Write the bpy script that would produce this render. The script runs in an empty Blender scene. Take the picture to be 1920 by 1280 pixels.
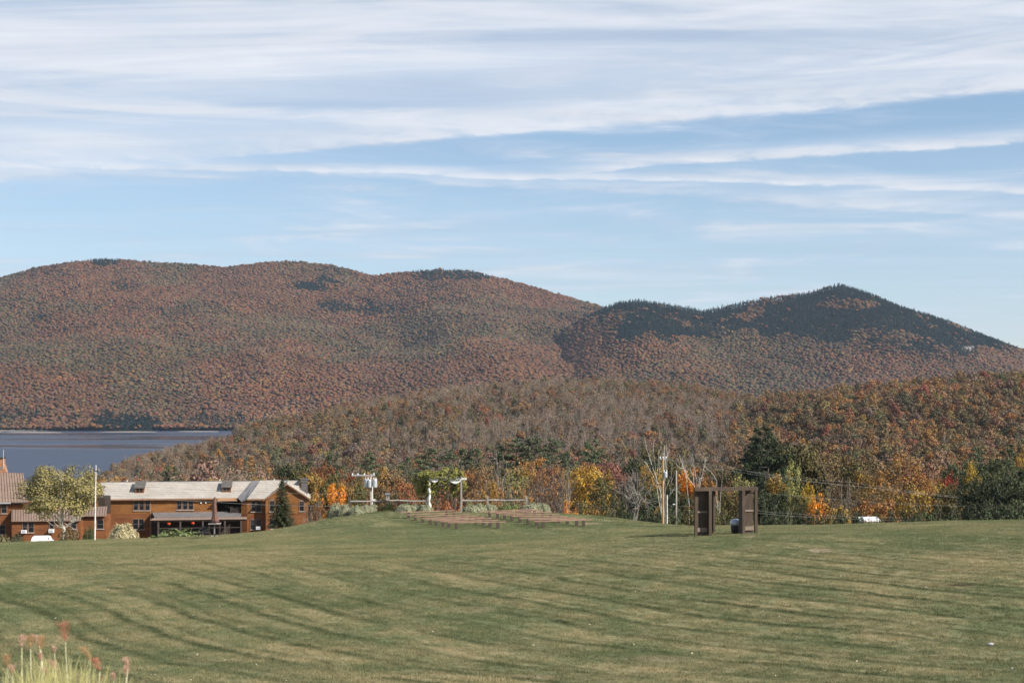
import bpy, math, random
import numpy as np
from mathutils import Vector, Matrix

# ------------------------------------------------------------------ camera, sky, sun, exposure
scene = bpy.context.scene
C = scene.collection
FPX, HOR = 2667.0, 740.0          # focal length in photo pixels, row of the horizon
cam_d = bpy.data.cameras.new("camera")
cam = bpy.data.objects.new("camera", cam_d)
C.objects.link(cam)
cam.location = (0, 0, 0)
cam.rotation_euler = (math.radians(90), 0, 0)
cam_d.sensor_width = 36.0
cam_d.lens = 36.0 * FPX / 1920.0
cam_d.shift_y = (HOR - 640.0) / 1920.0
cam_d.clip_start = 0.2
cam_d.clip_end = 30000
cam_d.dof.use_dof = True
cam_d.dof.focus_distance = 95.0
cam_d.dof.aperture_fstop = 2.8
scene.camera = cam

SUN_EL = math.radians(35)
SUN_AZ = math.radians(63)          # to the right of straight behind the camera
to_sun = Vector((math.sin(SUN_AZ) * math.cos(SUN_EL), -math.cos(SUN_AZ) * math.cos(SUN_EL), math.sin(SUN_EL)))
sun_d = bpy.data.lights.new("sun", 'SUN')
sun_d.energy = 5.0
sun_d.angle = math.radians(0.53)
sun_d.color = (1.0, 0.93, 0.83)
sun = bpy.data.objects.new("sun", sun_d)
C.objects.link(sun)
sun.rotation_euler = to_sun.to_track_quat('Z', 'Y').to_euler()

scene.view_settings.view_transform = 'Standard'
scene.view_settings.look = 'None'
scene.view_settings.exposure = 0.62
scene.view_settings.gamma = 1.0
scene.view_settings.use_curve_mapping = False

class NT:
    """tiny node-tree writer"""
    def __init__(s, tree):
        s.t = tree
        for n in list(tree.nodes): tree.nodes.remove(n)
    def n(s, kind, **kw):
        nd = s.t.nodes.new(kind)
        for k, v in kw.items():
            if k.startswith('i_'):
                key = k[2:]
                key = int(key) if key.isdigit() else key.replace('_', ' ')
                nd.inputs[key].default_value = v
            else:
                setattr(nd, k, v)
        return nd
    def l(s, a, b):
        s.t.links.new(a, b)
    def val(s, x, sock):
        if isinstance(x, (int, float)): sock.default_value = x
        else: s.l(x, sock)
    def m(s, op, a, b=None, c=None, clamp=False):
        nd = s.t.nodes.new('ShaderNodeMath'); nd.operation = op; nd.use_clamp = clamp
        s.val(a, nd.inputs[0])
        if b is not None: s.val(b, nd.inputs[1])
        if c is not None: s.val(c, nd.inputs[2])
        return nd.outputs[0]
    def mix(s, f, a, b, blend='MIX'):
        nd = s.t.nodes.new('ShaderNodeMix'); nd.data_type = 'RGBA'; nd.blend_type = blend
        s.val(f, nd.inputs[0])
        for x, i in ((a, 6), (b, 7)):
            if isinstance(x, tuple): nd.inputs[i].default_value = (*x[:3], 1)
            else: s.l(x, nd.inputs[i])
        return nd.outputs[2]
    def ramp(s, f, pts):
        nd = s.t.nodes.new('ShaderNodeValToRGB')
        e = nd.color_ramp.elements
        while len(e) < len(pts): e.new(0.5)
        for k, (p, c) in enumerate(pts):
            e[k].position = p
            e[k].color = (c, c, c, 1) if isinstance(c, (int, float)) else (*c, 1)
        s.l(f, nd.inputs[0])
        return nd.outputs[0]
    def noise(s, vec, scale, detail=4, rough=0.55, dist=0.0):
        nd = s.t.nodes.new('ShaderNodeTexNoise')
        nd.inputs['Scale'].default_value = scale
        nd.inputs['Detail'].default_value = detail
        nd.inputs['Roughness'].default_value = rough
        nd.inputs['Distortion'].default_value = dist
        if vec is not None: s.l(vec, nd.inputs['Vector'])
        return nd.outputs[0]
    def smooth(s, x, lo, hi):
        nd = s.t.nodes.new('ShaderNodeMapRange'); nd.interpolation_type = 'SMOOTHSTEP'
        s.val(x, nd.inputs[0])
        nd.inputs[1].default_value = lo; nd.inputs[2].default_value = hi
        return nd.outputs[0]

SKY_STRENGTH = 0.088
def make_world():
    w = bpy.data.worlds.new("World"); scene.world = w; w.use_nodes = True
    T = NT(w.node_tree)
    out = T.n('ShaderNodeOutputWorld')
    sky = T.n('ShaderNodeTexSky', sky_type='NISHITA', sun_disc=False)
    sky.sun_elevation = SUN_EL
    sky.sun_rotation = math.pi - SUN_AZ
    sky.altitude = 400; sky.air_density = 1.0; sky.dust_density = 0.3; sky.ozone_density = 3.0
    tc = T.n('ShaderNodeTexCoord')
    sep = T.n('ShaderNodeSeparateXYZ'); T.l(tc.outputs['Generated'], sep.inputs[0])
    x, y, z = sep.outputs
    # high cirrus lives on a plane far above; streaks run along straight lines on that plane
    zc = T.m('ADD', T.m('MAXIMUM', z, 0.0), 0.05)
    pu = T.m('DIVIDE', x, zc); pv = T.m('DIVIDE', y, zc)
    comb = T.n('ShaderNodeCombineXYZ'); T.l(pu, comb.inputs[0]); T.l(pv, comb.inputs[1])
    P = comb.outputs[0]
    def stretched(rot, sx, sy, off=0.0):
        mp = T.n('ShaderNodeMapping'); T.l(P, mp.inputs[0])
        mp.inputs['Rotation'].default_value = (0, 0, rot)
        mp.inputs['Scale'].default_value = (sx, sy, 1)
        mp.inputs['Location'].default_value = (off, off * .7, 0)
        return mp.outputs[0]
    n_big = T.noise(stretched(0.1, 0.5, 0.9), 1.0, 5, 0.6, 0.6)
    n_fib = T.noise(stretched(0.35, 0.5, 3.4, 3.1), 1.0, 7, 0.62, 0.9)
    n_fine = T.noise(stretched(-0.12, 1.2, 7.0, 7.7), 1.0, 6, 0.6, 0.7)
    # angular fibre noise for the wisps low over the horizon
    cb2 = T.n('ShaderNodeCombineXYZ'); T.l(x, cb2.inputs[0]); T.l(T.m('MULTIPLY', z, 11.0), cb2.inputs[1]); T.l(y, cb2.inputs[2])
    n_ang = T.noise(cb2.outputs[0], 5.0, 7, 0.6, 0.8)
    cb3 = T.n('ShaderNodeCombineXYZ'); T.l(x, cb3.inputs[0]); T.l(T.m('MULTIPLY', z, 3.6), cb3.inputs[1]); T.l(y, cb3.inputs[2])
    n_lump = T.noise(cb3.outputs[0], 34.0, 4, 0.6, 0.5)
    n_wave = T.noise(cb3.outputs[0], 5.0, 2, 0.5, 0.0)
    def band(px0, py0, px1, py1, w_in, w_out, wob=0.004, amp=1.0):
        """cloud bank above the great circle through two photo points; sharp below, soft above"""
        u0, v0 = (px0 - 960) / FPX, (HOR - py0) / FPX
        u1, v1 = (px1 - 960) / FPX, (HOR - py1) / FPX
        b = (v1 - v0) / (u1 - u0); a = v0 - b * u0
        g = T.m('SUBTRACT', z, T.m('ADD', T.m('MULTIPLY', T.m('MAXIMUM', y, 0.0), a), T.m('MULTIPLY', x, b)))
        g = T.m('ADD', g, T.m('MULTIPLY', T.m('SUBTRACT', n_lump, 0.5), wob * 1.6))
        g = T.m('ADD', g, T.m('MULTIPLY', T.m('SUBTRACT', n_wave, 0.5), wob * 3.0))
        lo = T.smooth(g, 0.0, w_in)
        if w_out is None: return g, T.m('MULTIPLY', lo, amp)
        hi = T.m('SUBTRACT', 1.0, T.smooth(g, w_in, w_out))
        return g, T.m('MULTIPLY', T.m('MULTIPLY', lo, hi), amp)
    g_main, main_edge = band(300, 318, 1920, 178, 0.0055, 0.034, 0.0030, 0.95)
    xr = T.m('DIVIDE', x, T.m('MAXIMUM', T.m('ABSOLUTE', y), 0.05))
    lfade = T.m('ADD', 0.45, T.m('MULTIPLY', T.smooth(xr, -0.30, -0.02), 0.55))
    main_edge = T.m('MULTIPLY', main_edge, lfade)
    # veil above the main edge
    veil = T.m('MULTIPLY', T.smooth(g_main, -0.004, 0.024), T.m('ADD', 0.18, T.m('MULTIPLY', n_big, 0.66)))
    veil = T.m('ADD', veil, T.m('MULTIPLY', T.smooth(g_main, 0.01, 0.11), T.m('MULTIPLY', T.smooth(n_fib, 0.28, 0.75), 0.55)))
    _, s2 = band(760, 352, 1920, 272, 0.003, 0.018, 0.004, 1.0)
    _, s3 = band(100, 322, 1920, 362, 0.0025, 0.013, 0.003, 0.95)
    _, s4 = band(1100, 368, 1920, 412, 0.004, 0.020, 0.004, 0.6)
    _, s5 = band(0, 356, 900, 356, 0.012, 0.05, 0.004, 0.7)
    left = T.m('SUBTRACT', 1.0, T.smooth(T.m('DIVIDE', x, T.m('MAXIMUM', T.m('ABSOLUTE', y), 0.05)), -0.33, -0.02))
    s5 = T.m('MULTIPLY', s5, left)
    s2r = T.smooth(T.m('DIVIDE', x, T.m('MAXIMUM', T.m('ABSOLUTE', y), 0.05)), -0.06, 0.12)
    s2 = T.m('MULTIPLY', s2, s2r)
    fib_mod = T.m('ADD', 0.55, T.m('MULTIPLY', T.smooth(n_lump, 0.25, 0.7), 0.45))
    wisps = T.m('MULTIPLY', T.smooth(n_ang, 0.40, 0.74), 0.85)
    wisps = T.m('MULTIPLY', wisps, T.smooth(z, -0.01, 0.06))
    tot = T.m('MULTIPLY', T.m('MAXIMUM', T.m('MAXIMUM', main_edge, s2), T.m('MAXIMUM', s3, T.m('MAXIMUM', s4, s5))), fib_mod)
    # union of layers
    def union(a, b):
        return T.m('SUBTRACT', T.m('ADD', a, b), T.m('MULTIPLY', a, b), clamp=True)
    al = union(union(tot, T.m('MINIMUM', veil, 0.93)), wisps)
    al = T.m('MULTIPLY', al, T.smooth(z, -0.02, 0.03))
    # the sheet is thin: looked at steeply, far less of it lies along the line of sight
    al = T.m('MULTIPLY', al, T.m('SUBTRACT', 1.0, T.m('MULTIPLY', T.smooth(z, 0.27, 0.70), 0.86)))
    fine = T.m('ADD', 0.90, T.m('MULTIPLY', T.smooth(n_fib, 0.25, 0.75), 0.13))
    ccol = T.mix(T.smooth(al, 0.2, 0.95), (0.50, 0.575, 0.69), (0.665, 0.685, 0.735))
    cm = T.n('ShaderNodeVectorMath', operation='SCALE'); T.l(ccol, cm.inputs[0]); T.l(fine, cm.inputs['Scale'])
    # horizon scattering of the clear sky below the cloud sheet
    # below the sheet the far air is filled with thin ice haze, thicker towards the horizon
    veil_lo = T.m('MULTIPLY', T.m('SUBTRACT', 1.0, T.smooth(z, 0.0, 0.30)), 0.42)
    al = union(al, veil_lo)
    hs = T.n('ShaderNodeHueSaturation'); T.l(sky.outputs[0], hs.inputs['Color']); hs.inputs['Hue'].default_value = 0.497; hs.inputs['Saturation'].default_value = 1.0
    bgs = T.n('ShaderNodeBackground'); T.l(hs.outputs[0], bgs.inputs[0]); bgs.inputs[1].default_value = SKY_STRENGTH
    bgc = T.n('ShaderNodeBackground'); T.l(cm.outputs[0], bgc.inputs[0]); bgc.inputs[1].default_value = 0.83
    ms = T.n('ShaderNodeMixShader'); T.l(al, ms.inputs[0]); T.l(bgs.outputs[0], ms.inputs[1]); T.l(bgc.outputs[0], ms.inputs[2])
    T.l(ms.outputs[0], out.inputs[0])
make_world()

# ------------------------------------------------------------------ helpers
def P(px, py, Y):
    return Vector(((px - 960) / FPX * Y, Y, -(py - HOR) / FPX * Y))
def PX(px, Y): return (px - 960) / FPX * Y
def PZ(py, Y): return -(py - HOR) / FPX * Y

def tag(o, label=None, cat=None, group=None, kind=None):
    if label: o['label'] = label
    if cat: o['category'] = cat
    if group: o['group'] = group
    if kind: o['kind'] = kind
    return o

def empty(name, loc, rz=0.0, label=None, cat=None, group=None):
    o = bpy.data.objects.new(name, None); C.objects.link(o)
    o.location = loc; o.rotation_euler = (0, 0, rz); o.empty_display_size = 0.3
    return tag(o, label, cat, group)

def link(name, me, parent=None, loc=None):
    o = bpy.data.objects.new(name, me); C.objects.link(o)
    if parent is not None: o.parent = parent
    if loc is not None: o.location = loc
    return o

class MB:
    def __init__(s): s.v = []; s.f = []; s.mi = []
    def face(s, pts, mi=0):
        n = len(s.v); s.v += [tuple(p) for p in pts]; s.f.append(tuple(range(n, n + len(pts)))); s.mi.append(mi)
    def box(s, x0, x1, y0, y1, z0, z1, mi=0):
        n = len(s.v)
        s.v += [(x0, y0, z0), (x1, y0, z0), (x1, y1, z0), (x0, y1, z0), (x0, y0, z1), (x1, y0, z1), (x1, y1, z1), (x0, y1, z1)]
        for q in ((0, 3, 2, 1), (4, 5, 6, 7), (0, 1, 5, 4), (1, 2, 6, 5), (2, 3, 7, 6), (3, 0, 4, 7)):
            s.f.append(tuple(n + k for k in q)); s.mi.append(mi)
        return s
    def slab(s, pts, th, mi=0):
        """polygon extruded downwards by th"""
        n = len(s.v); k = len(pts)
        s.v += [tuple(p) for p in pts] + [(p[0], p[1], p[2] - th) for p in pts]
        s.f.append(tuple(range(n, n + k))); s.f.append(tuple(range(n + 2 * k - 1, n + k - 1, -1)))
        for i in range(k):
            j = (i + 1) % k
            s.f.append((n + i, n + k + i, n + k + j, n + j))
        s.mi += [mi] * (k + 2)
        return s
    def prism(s, pts, off, mi=0):
        """polygon extruded by vector off"""
        n = len(s.v); k = len(pts)
        s.v += [tuple(p) for p in pts] + [(p[0] + off[0], p[1] + off[1], p[2] + off[2]) for p in pts]
        s.f.append(tuple(range(n, n + k))); s.f.append(tuple(range(n + 2 * k - 1, n + k - 1, -1)))
        for i in range(k):
            j = (i + 1) % k
            s.f.append((n + i, n + k + i, n + k + j, n + j))
        s.mi += [mi] * (k + 2)
        return s
    def tube(s, pts, rad, seg=6, mi=0, cap=True):
        pts = [Vector(p) for p in pts]
        if isinstance(rad, (int, float)): rad = [rad] * len(pts)
        n0 = len(s.v)
        for i, p in enumerate(pts):
            d = (pts[min(i + 1, len(pts) - 1)] - pts[max(i - 1, 0)])
            d = d.normalized() if d.length > 1e-9 else Vector((0, 0, 1))
            a = d.cross(Vector((0, 0, 1)))
            if a.length < 0.05: a = d.cross(Vector((1, 0, 0)))
            a.normalize(); b = d.cross(a)
            for k in range(seg):
                t = 2 * math.pi * k / seg
                q = p + (a * math.cos(t) + b * math.sin(t)) * rad[i]
                s.v.append(tuple(q))
        for i in range(len(pts) - 1):
            for k in range(seg):
                k2 = (k + 1) % seg
                s.f.append((n0 + i * seg + k, n0 + i * seg + k2, n0 + (i + 1) * seg + k2, n0 + (i + 1) * seg + k)); s.mi.append(mi)
        if cap:
            s.f.append(tuple(n0 + k for k in range(seg))); s.mi.append(mi)
            e = n0 + (len(pts) - 1) * seg
            s.f.append(tuple(e + k for k in reversed(range(seg)))); s.mi.append(mi)
        return s
    def lathe(s, prof, seg=12, c=(0, 0, 0), mi=0):
        n0 = len(s.v)
        for r, z in prof:
            for k in range(seg):
                t = 2 * math.pi * k / seg
                s.v.append((c[0] + r * math.cos(t), c[1] + r * math.sin(t), c[2] + z))
        for i in range(len(prof) - 1):
            for k in range(seg):
                k2 = (k + 1) % seg
                s.f.append((n0 + i * seg + k, n0 + i * seg + k2, n0 + (i + 1) * seg + k2, n0 + (i + 1) * seg + k)); s.mi.append(mi)
        s.f.append(tuple(n0 + k for k in reversed(range(seg)))); s.mi.append(mi)
        e = n0 + (len(prof) - 1) * seg
        s.f.append(tuple(e + k for k in range(seg))); s.mi.append(mi)
        return s
    def mesh(s, name, mats):
        me = bpy.data.meshes.new(name)
        me.from_pydata(s.v, [], s.f)
        if not isinstance(mats, (list, tuple)): mats = [mats]
        for m in mats: me.materials.append(m)
        if len(mats) > 1: me.polygons.foreach_set('material_index', s.mi)
        me.update()
        return me
    def build(s, name, mats, parent=None, loc=None, smooth=False):
        me = s.mesh(name, mats)
        if smooth: me.polygons.foreach_set('use_smooth', [True] * len(me.polygons))
        return link(name, me, parent, loc)

def np_mesh(name, V, Fq, mats, rnd=None, smooth=False):
    """V (n,3), Fq (m,k) numpy"""
    me = bpy.data.meshes.new(name)
    m, k = Fq.shape
    me.vertices.add(len(V)); me.vertices.foreach_set('co', V.astype(np.float32).ravel())
    me.loops.add(m * k); me.loops.foreach_set('vertex_index', Fq.astype(np.int32).ravel())
    me.polygons.add(m); me.polygons.foreach_set('loop_start', np.arange(0, m * k, k, dtype=np.int32))
    me.polygons.foreach_set('loop_total', np.full(m, k, dtype=np.int32))
    if smooth: me.polygons.foreach_set('use_smooth', np.ones(m, dtype=bool))
    if rnd is not None:
        at = me.attributes.new('rnd', 'FLOAT', 'FACE'); at.data.foreach_set('value', rnd.astype(np.float32))
    for x in (mats if isinstance(mats, (list, tuple)) else [mats]): me.materials.append(x)
    me.update(calc_edges=True); me.validate()
    return me

# value noise in numpy
_ng = np.random.default_rng(5).random((256, 256))
def vnoise(x, y):
    xi = np.floor(x).astype(int); yi = np.floor(y).astype(int)
    fx = x - xi; fy = y - yi
    fx = fx * fx * (3 - 2 * fx); fy = fy * fy * (3 - 2 * fy)
    g = lambda a, b: _ng[a & 255, b & 255]
    return (g(xi, yi) * (1 - fx) + g(xi + 1, yi) * fx) * (1 - fy) + (g(xi, yi + 1) * (1 - fx) + g(xi + 1, yi + 1) * fx) * fy
def fbm(x, y, o=4):
    x = np.asarray(x, float); y = np.asarray(y, float)
    s = 0; a = 0.5; t = 0
    for k in range(o):
        s = s + a * vnoise(x * 2 ** k + 17.3 * k, y * 2 ** k + 9.1 * k); t += a; a *= 0.5
    return s / t            # 0..1
def sstep(a, b, x):
    t = np.clip((np.asarray(x, float) - a) / (b - a), 0, 1); return t * t * (3 - 2 * t)

# ------------------------------------------------------------------ materials
def mat(name):
    m = bpy.data.materials.new(name); m.use_nodes = True
    T = NT(m.node_tree)
    out = T.n('ShaderNodeOutputMaterial')
    b = T.n('ShaderNodeBsdfPrincipled'); T.l(b.outputs[0], out.inputs[0])
    return m, T, b, out
def coord(T, kind='Object', scale=(1, 1, 1), rot=(0, 0, 0)):
    tc = T.n('ShaderNodeTexCoord'); mp = T.n('ShaderNodeMapping')
    T.l(tc.outputs[kind], mp.inputs[0]); mp.inputs['Scale'].default_value = scale; mp.inputs['Rotation'].default_value = rot
    return mp.outputs[0]
def rough_mat(name, c1, c2, scale=3.0, stretch=(1, 1, 1), rough=0.8, bump=0.0, bscale=20, metal=0.0, spec=0.3, detail=5, dirt=None):
    m, T, b, o = mat(name)
    v = coord(T, 'Object', stretch)
    n = T.noise(v, scale, detail, 0.6)
    col = T.mix(T.smooth(n, 0.3, 0.7), c1, c2)
    if dirt:
        n3 = T.noise(coord(T), 0.7, 4, 0.6)
        col = T.mix(T.m('MULTIPLY', T.smooth(n3, 0.5, 0.75), 0.6), col, dirt)
    T.l(col, b.inputs['Base Color'])
    b.inputs['Roughness'].default_value = rough; b.inputs['Metallic'].default_value = metal
    b.inputs['Specular IOR Level'].default_value = spec
    if bump:
        n2 = T.noise(v, bscale, 4, 0.6)
        bp = T.n('ShaderNodeBump'); bp.inputs['Strength'].default_value = bump; bp.inputs['Distance'].default_value = 0.02
        T.l(n2, bp.inputs['Height']); T.l(bp.outputs[0], b.inputs['Normal'])
    return m
def leaf_mat(name, source='OBJECT', vary=0.6, transl=0.12, rough=0.6):
    """foliage whose hue comes from the thing (object colour) or the scattered tree's own colour; each leaf varies"""
    m, T, b, o = mat(name)
    if source == 'OBJECT':
        oi = T.n('ShaderNodeObjectInfo'); base = oi.outputs['Color']
    else:
        at = T.n('ShaderNodeAttribute', attribute_type='INSTANCER', attribute_name='col'); base = at.outputs['Color']
    r = T.n('ShaderNodeAttribute', attribute_type='GEOMETRY', attribute_name='rnd').outputs['Fac']
    hsv = T.n('ShaderNodeHueSaturation')
    T.l(T.m('ADD', 0.485, T.m('MULTIPLY', r, 0.03)), hsv.inputs['Hue'])
    T.l(T.m('ADD', 1.0 - vary * 0.55, T.m('MULTIPLY', T.m('FRACT', T.m('MULTIPLY', r, 7.31)), vary * 1.1)), hsv.inputs['Value'])
    T.l(T.m('ADD', 0.85, T.m('MULTIPLY', T.m('FRACT', T.m('MULTIPLY', r, 3.7)), 0.3)), hsv.inputs['Saturation'])
    T.l(base, hsv.inputs['Color'])
    T.l(hsv.outputs[0], b.inputs['Base Color'])
    b.inputs['Roughness'].default_value = rough; b.inputs['Specular IOR Level'].default_value = 0.15
    if transl > 0:
        tr = T.n('ShaderNodeBsdfTranslucent'); T.l(hsv.outputs[0], tr.inputs[0])
        mx = T.n('ShaderNodeMixShader'); mx.inputs[0].default_value = transl
        T.l(b.outputs[0], mx.inputs[1]); T.l(tr.outputs[0], mx.inputs[2]); T.l(mx.outputs[0], o.inputs[0])
    return m

M = {}
M['leaf'] = leaf_mat('leaves')
M['needle'] = leaf_mat('needles', vary=0.5, transl=0.08, rough=0.5)
M['leaf_i'] = leaf_mat('forest_leaves', 'INST', vary=0.3, transl=0.08)
M['bark'] = rough_mat('bark', (0.10, 0.08, 0.065), (0.20, 0.17, 0.14), 6, (1, 1, 0.3))
M['bark_grey'] = rough_mat('grey_bark', (0.15, 0.135, 0.12), (0.27, 0.245, 0.22), 5, (1, 1, 0.4))
M['bark_hill'] = rough_mat('hill_bark', (0.16, 0.125, 0.10), (0.27, 0.22, 0.18), 5)
M['bark_ash'] = rough_mat('ashen_bark', (0.24, 0.22, 0.20), (0.40, 0.37, 0.33), 5, (1, 1, 0.4))
M['bark_white'] = rough_mat('pale_bark', (0.45, 0.42, 0.38), (0.72, 0.70, 0.66), 4, (1, 1, 1.5))
M['bark_dark'] = rough_mat('dark_bark', (0.05, 0.042, 0.035), (0.11, 0.09, 0.075), 6, (1, 1, 0.3))
M['gate_wood'] = rough_mat('stained_wood', (0.050, 0.035, 0.025), (0.092, 0.066, 0.048), 4, (6, 6, 0.5), 0.75, 0.3, 30, dirt=(0.15, 0.11, 0.075))
M['gate_rail'] = rough_mat('faded_wood', (0.18, 0.135, 0.105), (0.27, 0.215, 0.17), 4, (0.5, 6, 6), 0.8, 0.3, 30)
M['bench_seat'] = rough_mat('bench_plank', (0.27, 0.15, 0.11), (0.40, 0.24, 0.18), 3, (0.5, 5, 5), 0.75, 0.2, 30)
M['bench_leg'] = rough_mat('bench_leg_wood', (0.05, 0.036, 0.03), (0.10, 0.075, 0.06), 4, (5, 5, 0.6), 0.8, 0.2, 30)
M['grey_wood'] = rough_mat('weathered_wood', (0.22, 0.20, 0.18), (0.42, 0.39, 0.36), 3, (0.6, 4, 4), 0.85, 0.3, 25)
M['post_wood'] = rough_mat('grey_post_wood', (0.20, 0.18, 0.16), (0.34, 0.31, 0.28), 3, (4, 4, 0.5), 0.85, 0.3, 25)
M['cloth'] = rough_mat('white_cloth', (0.56, 0.55, 0.53), (0.68, 0.67, 0.65), 2, (1, 1, 1), 0.9)
M['white'] = rough_mat('white_paint', (0.74, 0.75, 0.76), (0.80, 0.80, 0.80), 1, (1, 1, 1), 0.35, spec=0.5)
M['grey_metal'] = rough_mat('grey_metal', (0.42, 0.45, 0.48), (0.52, 0.55, 0.58), 3, rough=0.45, metal=0.3)
M['pole_wood'] = rough_mat('pole_wood', (0.36, 0.21, 0.09), (0.50, 0.31, 0.14), 3, (4, 4, 0.4), 0.8)
M['pole_grey'] = rough_mat('old_pole_wood', (0.30, 0.26, 0.22), (0.42, 0.38, 0.34), 3, (4, 4, 0.4), 0.8)
M['porch_wood'] = rough_mat('porch_wood', (0.05, 0.04, 0.035), (0.09, 0.07, 0.06), 3)
M['wire'] = rough_mat('wire', (0.22, 0.22, 0.21), (0.32, 0.32, 0.31), 1, rough=0.5, metal=0.4)
M['dark_metal'] = rough_mat('dark_metal', (0.03, 0.028, 0.028), (0.055, 0.05, 0.05), 3, rough=0.5)
M['glass'], _T, _b, _o = mat('window_glass')
_b.inputs['Base Color'].default_value = (0.012, 0.014, 0.018, 1); _b.inputs['Roughness'].default_value = 0.08; _b.inputs['Specular IOR Level'].default_value = 0.5
M['frame'] = rough_mat('window_frame', (0.16, 0.10, 0.07), (0.24, 0.16, 0.12), 2)
M['sash'] = rough_mat('window_sash', (0.10, 0.10, 0.10), (0.15, 0.14, 0.14), 2)
M['sill'] = rough_mat('pale_sill', (0.42, 0.38, 0.34), (0.55, 0.5, 0.46), 2)
M['chimney'] = rough_mat('chimney_clad', (0.085, 0.08, 0.08), (0.12, 0.11, 0.11), 3, rough=0.6)
M['trim'] = rough_mat('fascia', (0.20, 0.10, 0.055), (0.30, 0.17, 0.10), 2)
M['dark_and_shade'] = rough_mat('dark_brown_and_shade', (0.03, 0.022, 0.016), (0.05, 0.035, 0.025), 2)  # near-black brown; doubles as painted shade for porch, recess and end wall
M['soil'] = rough_mat('bed_soil', (0.10, 0.06, 0.04), (0.16, 0.10, 0.065), 5, bump=0.5)
M['sand'] = rough_mat('sand', (0.30, 0.26, 0.20), (0.42, 0.37, 0.30), 0.05)
M['umbrella'] = rough_mat('umbrella_cloth', (0.10, 0.05, 0.04), (0.17, 0.09, 0.07), 4, (4, 4, 1))
M['red_flower'] = rough_mat('red_flowers', (0.55, 0.03, 0.015), (0.65, 0.12, 0.03), 9)
M['rock'] = rough_mat('pale_rock', (0.28, 0.27, 0.26), (0.45, 0.43, 0.42), 0.3)

def siding(name, c1, c2, pitch, brick=False, dark=(0.08, 0.035, 0.015)):
    """cedar siding: courses with a shadow line, each board its own tone"""
    m, T, b, o = mat(name)
    tc = T.n('ShaderNodeTexCoord')
    sp = T.n('ShaderNodeSeparateXYZ'); T.l(tc.outputs['Object'], sp.inputs[0])
    cb = T.n('ShaderNodeCombineXYZ'); T.l(T.m('ADD', sp.outputs[0], sp.outputs[1]), cb.inputs[0]); T.l(sp.outputs[2], cb.inputs[1])
    bk = T.n('ShaderNodeTexBrick'); T.l(cb.outputs[0], bk.inputs[0])
    bk.inputs['Scale'].default_value = 1.0
    bk.inputs['Mortar Size'].default_value = pitch * 0.10
    bk.inputs['Brick Width'].default_value = 0.22 if brick else 2.6
    bk.inputs['Row Height'].default_value = pitch
    bk.inputs['Color1'].default_value = (0, 0, 0, 1); bk.inputs['Color2'].default_value = (1, 1, 1, 1); bk.inputs['Mortar'].default_value = (.5, .5, .5, 1)
    n = T.noise(coord(T, 'Object', (0.25, 0.25, 1.2)), 1.2, 5, 0.65)
    f = T.m('ADD', T.m('MULTIPLY', bk.outputs['Color'], 0.4), T.m('MULTIPLY', T.smooth(n, 0.3, 0.7), 0.6))
    col = T.mix(f, c1, c2)
    col = T.mix(T.m('MULTIPLY', bk.outputs['Fac'], 0.75), col, dark)
    T.l(col, b.inputs['Base Color']); b.inputs['Roughness'].default_value = 0.75; b.inputs['Specular IOR Level'].default_value = 0.2
    bp = T.n('ShaderNodeBump'); bp.inputs['Strength'].default_value = 0.6; bp.inputs['Distance'].default_value = 0.03; bp.invert = True
    T.l(bk.outputs['Fac'], bp.inputs['Height']); T.l(bp.outputs[0], b.inputs['Normal'])
    return m
M['siding'] = siding('cedar_siding', (0.135, 0.052, 0.022), (0.28, 0.11, 0.04), 0.16)
M['shingle_wall'] = siding('cedar_shingles', (0.165, 0.07, 0.023), (0.35, 0.155, 0.045), 0.19, True)
M['roof_pale'] = siding('pale_shingles', (0.32, 0.295, 0.26), (0.52, 0.485, 0.43), 0.24, True, (0.26, 0.215, 0.17))
M['roof_brown'] = rough_mat('brown_metal_roof', (0.235, 0.165, 0.125), (0.28, 0.20, 0.155), 1.0, rough=0.55, spec=0.4)
M['roof_seam'] = rough_mat('roof_seam', (0.10, 0.065, 0.05), (0.13, 0.09, 0.07), 1.0, rough=0.5)
M['roof_grey'] = rough_mat('grey_metal_roof', (0.13, 0.125, 0.125), (0.20, 0.19, 0.19), 1.0, rough=0.45, spec=0.5)  # grey metal; also the painted shade of left-facing roof slopes
M['dormer_roof'] = rough_mat('dormer_roofing', (0.085, 0.075, 0.068), (0.13, 0.115, 0.10), 2)
M['awning'] = rough_mat('brown_awning', (0.27, 0.15, 0.08), (0.33, 0.19, 0.11), 1.0, rough=0.6)
M['brick'] = siding('red_brick', (0.30, 0.12, 0.06), (0.48, 0.25, 0.13), 0.075, True, (0.3, 0.25, 0.2))

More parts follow.
